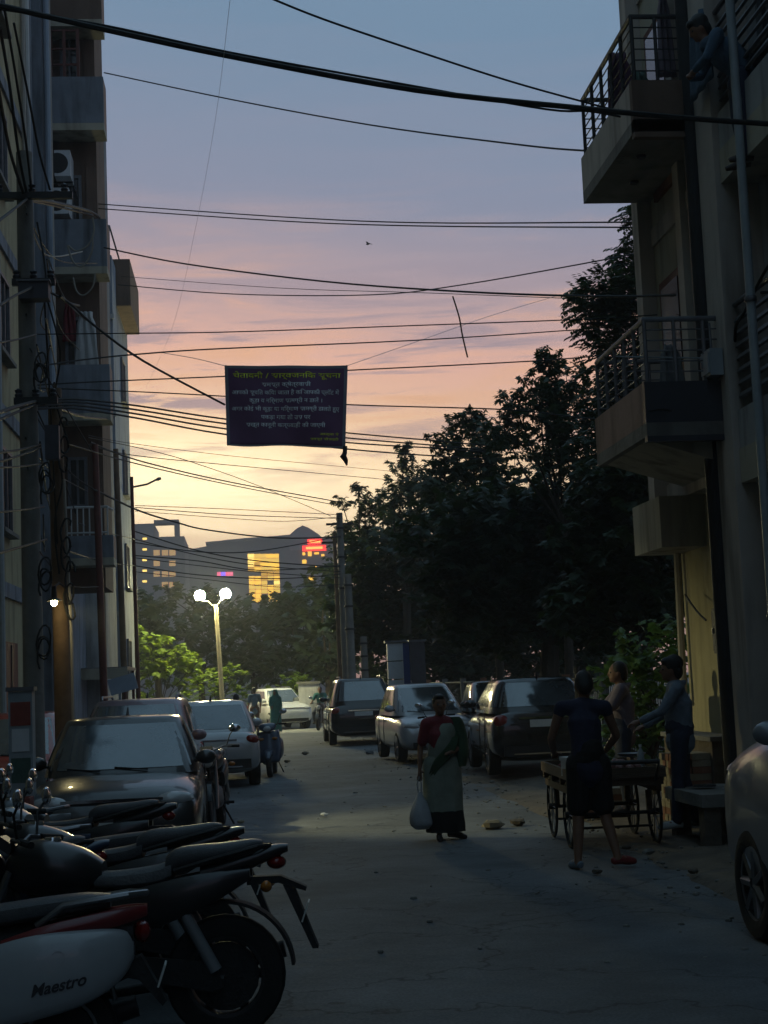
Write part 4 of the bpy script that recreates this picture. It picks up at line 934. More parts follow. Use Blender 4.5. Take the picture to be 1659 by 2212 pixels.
for (xa, xb, ya, yb, m_) in ((676, 708, 1164, 1175, 'red_neon'), (664, 716, 1178, 1190, 'red_neon'), (680, 704, 1167, 1172, 'red_hot'), (672, 708, 1181, 1186, 'red_hot'), (636, 662, 1176, 1188, 'far_pink')):
    dd = 0.5 if m_ == 'red_hot' else .0
    MB().b2(fx_(xa), fx_(xb), .7 - dd, .95 - dd, fz(xa, yb), fz(xa, ya)).build('sign_letters', m_, mall)
for (xa, xb, ya, yb) in ((664, 670, 1192, 1198), (676, 684, 1190, 1200), (690, 700, 1192, 1196), (663, 672, 1208, 1216), (705, 712, 1196, 1200), (676, 688, 1244, 1252), (678, 686, 1258, 1264), (690, 694, 1222, 1226)):
    MB().b2(fx_(xa), fx_(xb), 1.2, 1.9, fz(xa, yb), fz(xa, ya)).build('lit_window', 'gold0', mall)
for (xa, xb, m_) in ((477, 485, 'pink_neon'), (485, 495, 'blue_neon'), (495, 511, 'pink_neon')):
    MB().b2(fx_(xa), fx_(xb), -6, -5.6, fz(xa, 1247), fz(xa, 1239)).build('neon_strip', m_, mall)
# low roofs in front of the mall
for (xa, xb, ya, lab) in ((560, 592, 1300, 'pale metal roof poking out of the trees below the golden front'), (608, 662, 1296, 'wider pale metal roof among the trees right of the golden front')):
    t = thing('far_shed', lab, 'shed', (0, 300, 0)); s_ = 300 / F
    X0, X1 = at(xa, ya, d=300).x, at(xb, ya, d=300).x; z_ = at(xa, ya, d=300).z
    MB().prism([(X0, z_), (X1, z_), (X1 + .5, z_ - .9), (X0 + .4, z_ - .9)], 0, 6, 'Y').build('roof', 'white_panel', t); MB().b2(X0 + .6, X1 + .2, .4, 5.6, 0, z_ - .902).build('wall', 'far_wall', t)
tw = thing('far_tower', 'hazy apartment tower with open roof frame and lit windows', 'building', (0, 330, 0))
def ft_(x, y): p_ = at(x, y, d=330); return p_.x, p_.z
(xa, za), (xb, zb) = ft_(285, 1158), ft_(398, 1158)
MB().b2(xa, xb, 0, 25, -2, zb).build('wall', 'far_wall', tw)
xm, zt_ = ft_(332, 1130); x2, _ = ft_(386, 1130); xl, _ = ft_(285, 1130)
MB().b2(xl, xm, .5, 20, zb + .002, zt_).build('lift_room', 'far_wall', tw)
MB().b2(x2 - 1.0, x2, .5, 6, zb + .002, zt_).build('frame_post', 'far_wall_dark', tw)
MB().b2(xm, x2, .5, 6, zt_ + .002, zt_ + .7).build('frame_beam', 'far_wall_dark', tw)
for r_ in range(4):
    for k, xx in enumerate((332, 350, 366)):
        y_ = 1188 + r_ * 23
        if (r_ * 3 + k) % 5 == 4: continue
        a, b = ft_(xx, y_ + 12); c, d_ = ft_(xx + 13, y_)
        MB().b2(a, c, -.15, -.002, b, d_).build('lit_window', 'warm_window', tw)
for r_ in range(5):
    a, b = ft_(308, 1166 + r_ * 23); MB().b2(a, a + .9, -.15, -.002, b, b + .4).build('lit_window', 'gold3', tw)
# ================================================================== wheels
def wheel_parts(par, c, r_, w_, rim_m='steel', spokes=7, face=1):
    ty = MB()
    prof = [(r_*.66, -w_*.46), (r_*.80, -w_*.52), (r_*.95, -w_*.48), (r_, -w_*.3), (r_, w_*.3), (r_*.95, w_*.48), (r_*.80, w_*.52), (r_*.66, w_*.46)]
    wv = ty.lathe(prof + [prof[0]], c, 28, 'X').build('wheel', 'rubber', par)
    rm = MB(); rm.lathe([(r_*.67, -w_*.45), (r_*.67, w_*.45), (r_*.6, w_*.42), (r_*.6, -w_*.42), (r_*.67, -w_*.45)], c, 28, 'X')
    C = Vector(c)
    for k in range(spokes):
        a = 2 * math.pi * k / spokes
        d = Vector((0, math.cos(a), math.sin(a)))
        rm.tube([C + d * r_ * .1 + Vector((face * w_ * .3, 0, 0)), C + d * r_ * .62 + Vector((face * w_ * .36, 0, 0))], [r_ * .11, r_ * .085], 6)
    rm.lathe([(0, w_*.42*face), (r_*.14, w_*.4*face), (r_*.17, w_*.2*face), (r_*.17, -w_*.2*face)], c, 14, 'X')
    rm.build('rim', rim_m, wv)
    MB().lathe([(0, -.02), (r_*.56, -.02), (r_*.56, .02), (0, .02)], c, 18, 'X').build('brake_disc', 'matt_black', wv)
    return wv

# ================================================================== cars
def car(name, label, loc, rz, bm, L_=4.2, W_=1.72, H_=1.5, belt=.98, hood=.95, kind='suv', rails=False, plate=True, chrome=True, group='cars parked along the lane'):
    t = thing(name, label, 'car', loc, rz, group); hl = L_ / 2; hw = W_ / 2
    wr = .32 if kind != 'suv' else .35
    rear = belt if kind != 'sedan' else belt * 1.0
    sec = [(-1.0, .80, .40, rear * .80), (-.975, .92, .32, rear * .93), (-.93, .965, .27, rear * .99), (-.75, .99, .23, rear * 1.0), (-.3, 1, .21, belt), (.2, 1, .21, belt * .985),
           (.42, 1, .21, max(hood, belt * .97)), (.62, .985, .22, hood), (.82, .96, .24, hood * .94), (.93, .915, .27, hood * .87), (.98, .84, .33, hood * .76), (1.0, .70, .40, hood * .66)]
    secs = []
    for (u, ws, zb_, zt_) in sec: secs.append((u * hl, 0, (zb_ + zt_) / 2, hw * ws, (zt_ - zb_) / 2, 4.2))
    b = MB().loft(secs, 36, 4).build('body', bm, t, 50)
    wb = L_ * .305; cut = MB()
    for sy in (-1, 1):
        for sx_ in (-1, 1): cut.lathe([(0, -.2), (wr + .06, -.2), (wr + .06, .2), (0, .2)], (sx_ * (hw - .08), sy * wb, wr + .01), 26, 'X')
    cm = MB(); cm.v, cm.f = cut.v, cut.f; co = cm.build('cut', bm)
    bm_ = bmesh.new(); bm_.from_mesh(co.data); bmesh.ops.holes_fill(bm_, edges=bm_.edges); bmesh.ops.remove_doubles(bm_, verts=bm_.verts, dist=1e-5); bmesh.ops.recalc_face_normals(bm_, faces=bm_.faces); bm_.to_mesh(co.data); bm_.free()
    md = b.modifiers.new('b', 'BOOLEAN'); md.operation = 'DIFFERENCE'; md.object = co; md.solver = 'EXACT'
    bpy.context.view_layer.update(); baked(b); bpy.data.objects.remove(co)
    b.data.shade_smooth(); b.data.set_sharp_from_angle(angle=R(42))
    # greenhouse
    if kind == 'sedan': yb = (-.72, .40); yt = (-.42, .08)
    elif kind == 'hatch': yb = (-.96, .60); yt = (-.68, .06)
    else: yb = (-.965, .54); yt = (-.74, .10)
    E = 5.0
    def gsec(s):
        e = s ** 1.15
        y0_ = (yb[0] + (yt[0] - yb[0]) * e) * hl; y1_ = (yb[1] + (yt[1] - yb[1]) * e) * hl
        hx = hw * (.95 + (.72 - .95) * s ** 1.3); z_ = belt - .05 + (H_ - .03 - belt + .05) * s
        return (y0_ + y1_) / 2, (y1_ - y0_) / 2, hx, z_
    def gpt(s, x=None, y=None, side=1, off=.0):
        yc, hy, hx, z_ = gsec(s)
        if x is not None: return Vector((x * hx, yc + side * (hy * (1 - abs(x) ** E) ** (1 / E) + off), z_))
        return Vector((side * (hx * (1 - abs(y) ** E) ** (1 / E) + off), yc + y * hy, z_))
    v = []; f = []; n = 48; lev = [i / 8 for i in range(9)]
    for s in lev:
        yc, hy, hx, z_ = gsec(s)
        for k in range(n):
            a = 2 * math.pi * k / n; c_ = math.cos(a); q = math.sin(a)
            v.append((hx * math.copysign(abs(c_) ** (2/E), c_), yc + hy * math.copysign(abs(q) ** (2/E), q), z_))
    for (sc_, dz_) in ((.93, .022), (.75, .034), (.4, .04), (.02, .042)):
        yc, hy, hx, z_ = gsec(1)
        for k in range(n):
            a = 2 * math.pi * k / n; c_ = math.cos(a); q = math.sin(a)
            v.append((sc_ * hx * math.copysign(abs(c_) ** (2/E), c_), yc + sc_ * hy * math.copysign(abs(q) ** (2/E), q), z_ + dz_))
    for i in range(len(lev) + 3):
        for k in range(n): f.append((i*n+k, i*n+(k+1) % n, (i+1)*n+(k+1) % n, (i+1)*n+k))
    f.append(tuple((len(lev)+3)*n + k for k in range(n)))
    roof = MB().add(v, f).build('cabin', bm, t, 50)
    def glass(nm, fn): MB().grid(fn, 14, 6).build(nm, 'car_glass', roof, 0)
    glass('windshield', lambda a, b_: gpt(.13 + .80 * b_, x=(-.90 + 1.80 * a) * (1 - .03 * b_), side=1, off=.008))
    rz0 = .2 if kind != 'sedan' else .15
    glass('rear_window', lambda a, b_: gpt(rz0 + (.92 - rz0) * b_, x=(-.86 + 1.72 * a), side=-1, off=.008))
    for sd_ in (-1, 1):
        rngs = [(-.52, -.02), (.02, .70)] if kind == 'sedan' else [(-.86, -.50), (-.46, .0), (.04, .70)]
        for (a0, a1) in rngs:
            glass('side_window', lambda a, b_: gpt(.2 + .68 * b_, y=a0 + (a1 - a0) * a, side=sd_, off=.008))
        for a0 in (rngs[-1][0] - .02, rngs[-2][0] - .02):
            yy = gpt(.2, y=a0, side=1).y
            MB().tube([(sd_ * (hw * 1.002), yy, .32), (sd_ * (hw * 1.004), yy, .6), (sd_ * hw * .985, yy, belt - .06)], .006, 5).build('door_seam', 'matt_black', b)
            MB().box((sd_ * (hw * 1.0), yy + .14, belt - .16), (.03, .16, .03)).build('door_handle', 'chrome' if chrome else bm, b)
        mq = gpt(.2, y=.74, side=sd_)
        mi = MB().ball(mq + Vector((sd_ * .12, .02, .03)), (.11, .07, .075), 12, 8).build('mirror', bm, t)
        MB().tube([mq, mq + Vector((sd_ * .08, .02, 0))], .02).build('mirror_arm', 'black_plastic', mi)
        hz = hood * .78
        MB().ball((sd_ * hw * .68, hl * .93, hz), (.19, .12, .075), 14, 8, Matrix.Rotation(-sd_ * .35, 3, 'Z')).build('headlight', 'lens', t)
        MB().ball((sd_ * hw * .80, -hl * .965, belt * .84), (.13, .07, .11 if kind != 'sedan' else .085), 14, 8).build('tail_light', 'red_lens', t)
        MB().ball((sd_ * hw * .62, hl * .955, .42), (.07, .05, .05), 10, 6).build('fog_lamp', 'lens', t)
        for sy in (-1, 1): wheel_parts(t, (sd_ * (hw - .11), sy * wb, wr), wr, .2, 'steel', 7, sd_)
        if rails: MB().tube([gpt(1, y=-.75, side=sd_) + Vector((-sd_ * .08, 0, .03)), gpt(1, y=-.7, side=sd_) + Vector((-sd_ * .08, 0, .08)), gpt(1, y=.55, side=sd_) + Vector((-sd_ * .08, 0, .08)), gpt(1, y=.62, side=sd_) + Vector((-sd_ * .08, 0, .03))], .016, 6).build('roof_rail', 'steel', t)
    MB().b2(-hw * .5, hw * .5, hl * .955, hl * .975, hood * .60, hood * .78).build('grille', 'black_plastic', t)
    MB().b2(-hw * .55, hw * .55, hl * .97, hl * .985, hood * .785, hood * .815).build('grille_trim', 'chrome', t)
    MB().b2(-hw * .7, hw * .7, hl * .985, hl * 1.004, .30, .42).build('front_bumper', 'black_plastic', t)
    MB().b2(-hw * .78, hw * .78, -hl * 1.006, -hl * .985, .34, .50).build('rear_bumper', 'black_plastic', t)
    MB().b2(-hw * .6, hw * .6, -hl * 1.012, -hl * 1.0065, .36, .385).build('bumper_trim', 'chrome', t)
    if plate:
        MB().b2(-.25, .25, hl * 1.005, hl * 1.012, .44, .55).build('license_plate', 'plate', t)
        zpl = .86 if kind != 'sedan' else .74
        MB().b2(-.25, .25, -hl * .998 - .02, -hl * .998 - .01, zpl - .06, zpl + .06).build('license_plate', 'plate', t)
        MB().b2(-.42, .42, -hl * .993 - .02, -hl * .993 - .008, zpl + .075, zpl + .105).build('tailgate_trim', 'chrome', t)
    MB().tube([gpt(1, x=0, side=-1) + Vector((0, .12, .03)), gpt(1, x=0, side=-1) + Vector((0, .02, .12))], [.022, .008], 6).build('antenna', 'black_plastic', t)
    for sx_ in (-.35, .25): MB().tube([gpt(.1, x=sx_, side=1, off=.02), gpt(.16, x=sx_ + .42, side=1, off=.018)], .008, 5).build('wiper', 'matt_black', t)
    return t
PI = math.pi
car('parked_car', 'dark grey sedan nose-on beside the parked motorbikes with bright grille strip', (-1.30, 16.6, .01), PI + .02, 'car_dark', 4.3, 1.70, 1.47, .95, .93, 'sedan')
car('parked_car', 'mauve grey people carrier parked behind the dark sedan', (-1.52, 22.2, .01), PI - .02, 'car_mauve', 4.3, 1.72, 1.62, 1.0, .98, 'suv', True)
car('parked_car', 'silver saloon with its boot and red tail lamp towards the bikes', (-.66, 29.0, .01), .03, 'car_silver', 4.3, 1.70, 1.5, .98, .95, 'sedan')
car('parked_car', 'rusty red hatchback tucked between the thick pole and the yellowish wall', (-3.1, 21.2, .02), PI + .0, 'car_red', 3.7, 1.48, 1.5, .95, .92, 'hatch')
car('parked_car', 'glossy black hatchback seen from behind with pale number plate, beside the handcart', (4.92, 26.9, .1), -.03, 'car_black', 4.1, 1.78, 1.60, 1.08, 1.0, 'suv', False)
car('parked_car', 'white silver compact facing the lane behind the woman in the sari', (3.82, 33.3, .05), PI + .06, 'car_silver', 4.0, 1.62, 1.6, 1.0, .96, 'hatch')
car('parked_car', 'dark car with sparkling side windows wedged between two parked cars', (5.42, 32.6, .1), PI - .04, 'car_black', 4.0, 1.6, 1.55, .98, .95, 'hatch')
car('parked_car', 'big black off-roader parked tail-on by the wire poles', (3.2, 44.3, .03), .0, 'car_black', 4.75, 1.86, 1.82, 1.12, 1.1, 'suv', True)
car('parked_car', 'white off-roader standing at the junction behind two pedestrians', (1.35, 62.6, .01), PI + .28, 'car_white', 4.0, 1.66, 1.62, 1.05, 1.03, 'suv', True)
car('parked_car', 'silver grey hatchback at the lane edge with its front wheel by the dirt', (4.02, 8.45, .02), .0, 'car_grey', 4.0, 1.74, 1.80, 1.22, 1.32, 'suv')

# ================================================================== motorcycles
def mirror(par, p, q, s):
    m_ = MB().tube([p, (Vector(p) + Vector(q)) / 2 + Vector((0, .02, .03)), q], .007, 6).build('mirror', 'black_iron', par)
    MB().ball(Vector(q) + Vector((s * .02, 0, .02)), (.075, .022, .05), 12, 8).build('glass', 'chrome', m_)
def motorcycle(name, label, loc, rz, bm='bike_black', lean=.0, seat2='seat_vinyl', group='motorcycles and scooters parked in a row', steer=.25):
    t = thing(name, label, 'motorcycle', loc, rz, group); t.rotation_euler = (0, lean, rz)
    wr = .30
    rw = wheel_parts(t, (0, -.66, wr), wr, .11, 'black_plastic', 6, 1)
    fw = wheel_parts(t, (0, .66, wr), wr, .09, 'bike_grey', 6, 1)
    MB().prism([(math.cos(a) * .335 + .66, math.sin(a) * .335 + wr) for a in [R(20 + 7 * k) for k in range(18)]] + [(math.cos(a) * .32 + .66, math.sin(a) * .32 + wr) for a in [R(20 + 7 * k) for k in range(17, -1, -1)]], -.06, .06, 'X').build('front_mudguard', bm, t)
    MB().prism([(math.cos(a) * .35 - .66, math.sin(a) * .35 + wr + .02) for a in [R(50 + 7 * k) for k in range(19)]] + [(math.cos(a) * .335 - .66, math.sin(a) * .335 + wr + .02) for a in [R(50 + 7 * k) for k in range(18, -1, -1)]], -.075, .075, 'X').build('rear_mudguard', 'matt_black', t)
    for s in (-1, 1):
        MB().tube([(s * .085, .66, wr), (s * .085, .50, .62), (s * .085, .40, .86)], [.026, .028, .022], 8).build('fork_leg', 'steel', t)
        MB().tube([(s * .115, -.62, wr + .04), (s * .115, -.44, .68)], [.034, .03], 10).build('shock_absorber', 'bike_grey', t)
        MB().tube([(s * .09, -.1, .38), (s * .10, -.66, wr)], [.03, .022], 8).build('swing_arm', 'black_iron', t)
        MB().tube([(s * .10, .0, .32), (s * .24, -.02, .31)], .018, 8).build('foot_peg', 'rubber', t)
        MB().tube([(0, .40, .95), (s * .20, .36, 1.02), (s * .36, .24, 1.0)], .012, 8).build('handlebar', 'steel', t)
        gp_ = MB().tube([(s * .25, .31, 1.012), (s * .38, .23, .998)], .018, 8).build('grip', 'rubber', t)
        mirror(t, (s * .24, .33, 1.02), (s * .33, .30, 1.2), s)
        ind = MB().tube([(s * .06, -.86, .74), (s * .15, -.88, .74)], .01, 6).build('indicator', 'black_plastic', t); MB().ball((s * .18, -.885, .74), (.045, .03, .028), 10, 7).build('lens', 'amber_lens', ind)
        MB().loft([(-.80, s * .09, .80, .02, .03, 2.5), (-.6, s * .12, .74, .035, .08, 2.5), (-.3, s * .13, .66, .04, .11, 2.5), (-.02, s * .12, .60, .03, .09, 2.5)], 14, 4).build('side_panel', bm, t)
        MB().tube([(s * .11, -.42, .83), (s * .13, -.62, .88), (s * .10, -.84, .93), (s * .03, -.90, .93)], .013, 7).build('grab_rail', 'black_iron', t)
    MB().loft([(-.06, 0, .84, .09, .05, 2.4), (.05, 0, .85, .14, .11, 2.6), (.22, 0, .87, .165, .14, 2.6), (.36, 0, .87, .12, .12, 2.4), (.43, 0, .86, .05, .06, 2)], 20, 5).build('fuel_tank', bm, t)
    MB().lathe([(0, .0), (.04, .0), (.045, -.015), (.045, -.02)], (0, .2, 1.018), 14).build('fuel_cap', 'chrome', t)
    MB().loft([(-.02, 0, .80, .09, .04, 3), (-.15, 0, .795, .12, .045, 3), (-.33, 0, .81, .125, .05, 3), (-.41, 0, .84, .12, .05, 3)], 18, 4).build('rider_seat', seat2, t)
    MB().loft([(-.38, 0, .855, .115, .05, 3), (-.45, 0, .885, .12, .058, 3), (-.66, 0, .905, .115, .05, 3), (-.80, 0, .925, .09, .042, 3), (-.86, 0, .93, .05, .028, 2.5)], 18, 4).build('pillion_seat', 'seat_vinyl', t)
    MB().loft([(-.55, 0, .80, .10, .06, 2.6), (-.78, 0, .86, .085, .05, 2.6), (-.92, 0, .90, .06, .035, 2.4), (-.99, 0, .915, .035, .02, 2)], 16, 4).build('tail_cowl', bm, t)
    MB().ball((0, -.93, .845), (.06, .05, .035), 12, 8).build('tail_lamp', 'red_lens', t)
    ph = MB().prism([(-.78, .78), (-.95, .78), (-1.08, .72), (-1.075, .70), (-.94, .745), (-.78, .74)], -.05, .05, 'X').build('plate_bracket', 'matt_black', t)
    MB().prism([(-.96, .74), (-1.02, .71), (-1.13, .42), (-1.10, .42)], -.07, .07, 'X').build('mud_flap', 'matt_black', t)
    MB().box((0, -1.07, .60), (.2, .008, .1), Matrix.Rotation(R(20), 3, 'X')).build('license_plate', 'plate', t)
    MB().loft([(-.14, 0, .40, .08, .1, 3), (0, 0, .40, .12, .14, 3.5), (.16, 0, .42, .11, .14, 3.5), (.26, 0, .46, .08, .1, 3)], 16, 3).build('engine', 'grey_iron', t)
    fn = MB()
    for k in range(6): fn.box((0, .2 + k * .012, .5 + k * .035), (.17, .13, .012), Matrix.Rotation(R(-20), 3, 'X'))
    fn.build('cylinder_fins', 'steel', t)
    MB().tube([(.07, .28, .5), (.12, .36, .3), (.14, .1, .2), (.16, -.35, .25), (.17, -.5, .3), (.175, -.95, .40)], [.02, .02, .022, .03, .048, .045], 10).build('exhaust', 'black_iron', t)
    MB().tube([(0, .42, .86), (0, .3, .74), (0, .0, .74), (0, -.4, .76)], .025, 8).build('frame', 'black_iron', t); MB().tube([(0, .4, .8), (0, .3, .4), (0, -.05, .26)], .022, 8).build('down_tube', 'black_iron', t)
    hd = MB().ball((0, .52, .86), (.1, .09, .1), 14, 10).build('headlamp', bm, t); MB().ball((0, .575, .86), (.08, .045, .08), 14, 8).build('glass', 'lens', hd)
    MB().box((0, .43, .99), (.15, .09, .05), Matrix.Rotation(R(35), 3, 'X')).build('instrument', 'black_plastic', t)
    MB().tube([(-.09, -.1, .3), (-.2, -.18, .03)], .013, 6).build('side_stand', 'black_iron', t)
    MB().prism([(-.12, .34), (-.12, .44), (-.62, .38), (-.66, .26), (-.6, .24)], -.125, -.10, 'X').build('chain_case', 'matt_black', t)
    return t
def scooter(name, label, loc, rz, bm='bike_white', trim='bike_white', lean=.06, logo=None, group='motorcycles and scooters parked in a row', screen=False):
    t = thing(name, label, 'scooter', loc, rz, group); t.rotation_euler = (0, lean, rz)
    wheel_parts(t, (0, -.60, .24), .24, .1, 'bike_grey', 5, 1); wheel_parts(t, (0, .62, .24), .24, .1, 'bike_grey', 5, 1)
    for s in (-1, 1):
        sp_ = MB().loft([(-.92, s * .06, .60, .03, .05, 2.4), (-.86, s * .11, .575, .055, .11, 2.6), (-.70, s * .15, .535, .065, .16, 2.6), (-.45, s * .165, .50, .06, .18, 2.6), (-.2, s * .15, .45, .05, .16, 2.6), (-.02, s * .13, .40, .035, .11, 2.4)], 18, 5).build('side_panel', bm, t)
        MB().loft([(-.90, s * .088, .655, .012, .02, 2.4), (-.6, s * .168, .665, .02, .022, 2.4), (-.3, s * .172, .61, .018, .018, 2.4), (-.05, s * .14, .52, .012, .012, 2)], 10, 4).build('panel_ridge', bm, sp_)
        MB().loft([(-.98, s * .05, .755, .02, .025, 2.4), (-.85, s * .10, .735, .03, .04, 2.4), (-.55, s * .14, .69, .025, .035, 2.4), (-.35, s * .145, .65, .015, .02, 2)], 10, 4).build('tail_strip', trim, t)
        MB().tube([(s * .12, -.5, .72), (s * .14, -.62, .80), (s * .12, -.9, .83), (s * .02, -.98, .83)], .016, 8).build('grab_rail', 'steel', t)
        MB().tube([(0, .36, .93), (s * .2, .34, .99), (s * .34, .24, .98)], .012, 8).build('handlebar', 'black_iron', t); MB().tube([(s * .23, .31, .985), (s * .36, .23, .978)], .019, 8).build('grip', 'rubber', t)
        mirror(t, (s * .2, .33, 1.0), (s * .30, .30, 1.2), s)
        MB().ball((s * .13, .46, .72), (.06, .04, .03), 10, 7).build('indicator', 'amber_lens', t)
    MB().loft([(.02, 0, .735, .10, .035, 3), (-.1, 0, .745, .135, .045, 3), (-.4, 0, .775, .145, .05, 3), (-.68, 0, .80, .13, .045, 3), (-.82, 0, .805, .09, .03, 2.6)], 18, 5).build('seat', 'seat_vinyl', t)
    MB().loft([(-.92, 0, .66, .1, .06, 2.5), (-.6, 0, .62, .14, .11, 2.5), (-.2, 0, .60, .13, .12, 2.5), (0, 0, .58, .11, .12, 2.5)], 14, 3).build('tub', 'matt_black', t)
    MB().loft([(-.1, 0, .29, .15, .045, 4), (.3, 0, .28, .16, .035, 4), (.42, 0, .32, .15, .05, 3)], 16, 3).build('floorboard', 'black_plastic', t)
    ap = MB(); ap.grid(lambda u, v: Vector(((u - .5) * 2 * (.20 + .05 * math.sin(v * 3.1)), .40 + .10 * (1 - (2*u-1) ** 2) + .10 * (1 - v) - .06 * v, .28 + v * .58)), 12, 12)
    o = ap.build('front_apron', bm, t); md = o.modifiers.new('s', 'SOLIDIFY'); md.thickness = .025; baked(o)
    MB().loft([(.46, 0, .38, .09, .1, 2.4), (.62, 0, .47, .085, .06, 2.4), (.78, 0, .42, .06, .04, 2.2), (.86, 0, .36, .03, .02, 2)], 14, 4).build('front_fender', bm, t)
    MB().tube([(0, .62, .24), (.07, .56, .4), (0, .45, .62), (0, .38, .92)], .025, 8).build('steering_fork', 'black_iron', t)
    MB().loft([(.22, 0, .93, .10, .04, 2.5), (.32, 0, .955, .17, .065, 2.6), (.42, 0, .93, .15, .07, 2.6), (.49, 0, .90, .08, .05, 2.2)], 16, 4).build('handlebar_cowl', bm, t)
    MB().ball((0, .47, .91), (.085, .04, .055), 12, 8).build('headlamp', 'lens', t)
    MB().ball((0, -.955, .66), (.085, .04, .05), 12, 8).build('tail_lamp', 'red_lens', t)
    MB().prism([(-.78, .5), (-.95, .56), (-1.06, .36), (-1.04, .34), (-.92, .48), (-.76, .42)], -.07, .07, 'X').build('rear_mudguard', 'matt_black', t)
    MB().box((0, -1.04, .47), (.2, .008, .1), Matrix.Rotation(R(20), 3, 'X')).build('license_plate', 'plate', t)
    MB().loft([(-.75, .12, .3, .05, .06, 3), (-.4, .1, .3, .08, .09, 3), (-.1, .08, .3, .06, .07, 3)], 12, 3).build('engine', 'grey_iron', t)
    MB().tube([(.14, -.35, .22), (.17, -.6, .24), (.175, -.92, .32)], [.03, .055, .05], 10).build('exhaust', 'black_iron', t)
    MB().tube([(-.12, -.2, .26), (-.2, -.28, .03)], .013, 6).build('side_stand', 'black_iron', t)
    if screen:
        o = MB().grid(lambda u, v: Vector(((u - .5) * .36 * (1 - .35 * v), .44 - .12 * v + .04 * (1 - (2*u-1) ** 2), .95 + .34 * v)), 8, 6).build('visor', 'bike_grey', t)
    if logo:
        for s in (-1, 1):
            cu = bpy.data.curves.new('t', 'FONT'); cu.body = logo; cu.size = .07; cu.shear = .25; cu.align_x = 'CENTER'; cu.extrude = .002; cu.offset = .0015
            to = bpy.data.objects.new('t', cu); col.objects.link(to); bpy.context.view_layer.update()
            me = bpy.data.meshes.new_from_object(to.evaluated_get(bpy.context.evaluated_depsgraph_get())); bpy.data.objects.remove(to); me.materials.append(M['print_black'])
            from mathutils.bvhtree import BVHTree
            pnl = [k for k in t.children if k.name.startswith('side_panel')][0 if s < 0 else 1].data
            bv = BVHTree.FromPolygons([q.co for q in pnl.vertices], [tuple(q.vertices) for q in pnl.polygons])
            for q in me.vertices:                       # lay the letters onto the panel
                u, v, e_ = q.co.x, q.co.y, q.co.z
                y_ = -.60 + (u if s > 0 else -u); z_ = .45 + v - .16 * (y_ + .60)
                hit = bv.ray_cast(Vector((s * 1.0, y_, z_)), Vector((-s, 0, 0)))[0]
                q.co = Vector(((hit.x if hit else s * .2) + s * (.003 + e_), y_, z_))
            lo = bpy.data.objects.new('lettering', me); col.objects.link(lo); lo.parent = t
            MB().lathe([(0, .008), (.028, .008), (.03, 0)], (s * .222, -.60, .585), 14, 'X').build('badge', 'red_lens', t)
    return t
pm('bike_black', (.014, .014, .016), .3, .3, 5, 0, coat=.3)
# bikes stand with noses to the left wall (rz = +90 deg turns local +y towards -X)
scooter('parked_scooter', 'white scooter with red tail strip and dark side lettering', (-1.45, 7.05, .015), R(92), 'bike_white', 'bike_red', .07, 'Maestro')
motorcycle('parked_motorcycle', 'black motorcycle with long mud flap beside the white lettered scooter', (-.80, 7.95, .015), R(86), 'bike_black', .05, 'grey_cloth')
motorcycle('parked_motorcycle', 'black motorcycle with pale grab bar behind the long-flapped one', (-1.02, 9.0, .015), R(88), 'bike_black', .06)
scooter('parked_scooter', 'grey scooter with dusty seat in front of the dark sedan', (-1.22, 10.2, .015), R(80), 'bike_white', 'bike_grey', .06, None)
scooter('parked_scooter', 'pale scooter with upright visor near the red cabinet', (-2.3, 12.2, .02), R(118), 'bike_white', 'bike_grey', .06, None, screen=True)
motorcycle('parked_motorcycle', 'blue black motorcycle with round tank at the wall end of the bike row', (-1.75, 8.5, .015), R(95), 'bike_blue', .07)
motorcycle('parked_motorcycle', 'black motorcycle with high tail tucked behind the dusty-seated scooter', (-1.5, 11.2, .015), R(84), 'bike_black', .06)
scooter('parked_scooter', 'dark blue scooter nearest the grey cabinet', (-2.05, 10.6, .015), R(100), 'bike_blue', 'bike_blue', .06, None)
scooter('parked_scooter', 'pale grey scooter with its tail against the lettered one', (-2.35, 8.1, .015), R(75), 'bike_grey', 'bike_white', .06, None, screen=True)
motorcycle('parked_motorcycle', 'motorcycle squeezed between the dark sedan and the lane', (-.40, 19.3, .015), R(176), 'bike_black', .06, group=None)
scooter('parked_scooter', 'scooter with dark apron beyond the silver saloon tail', (.48, 30.2, .015), R(175), 'bike_blue', 'bike_blue', .05, group=None)
scooter('parked_scooter', 'scooter parked in front of the white silver compact', (3.78, 29.9, .05), R(168), 'bike_grey', 'bike_grey', .06, group=None)
motorcycle('ridden_motorcycle', 'motorcycle under a teal shirted rider at the junction', (2.85, 58.2, .01), R(165), 'bike_black', .0, group=None)
# ================================================================== people
def remesh(mb, name, m, parent, vox=.012, smooth=6, wr=0, wseed=0):
    o = mb.build(name, m, parent, ang=0, fix=True)
    md = o.modifiers.new('r', 'REMESH'); md.mode = 'VOXEL'; md.voxel_size = vox; md.use_smooth_shade = True
    ms = o.modifiers.new('s', 'SMOOTH'); ms.factor = .5; ms.iterations = smooth
    baked(o)
    if wr:
        for v in o.data.vertices:
            p_ = v.co * 9 + Vector((wseed, 0, 0)); q = v.co * 3.3 + Vector((0, wseed, 0))
            v.co += v.normal * (wr * noise.noise(Vector((p_.x, p_.y, p_.z * .5))) + wr * 1.2 * noise.noise(q))
    o.data.shade_smooth(); o.data.materials.clear(); o.data.materials.append(M[m]); return o
def seg(mb, pts, rs, n=12, flat=1.0):
    mb.tube(pts, rs, n, True, flat)
    mb.ball(pts[0], rs[0], 10, 6); mb.ball(pts[-1], rs[-1], 10, 6)
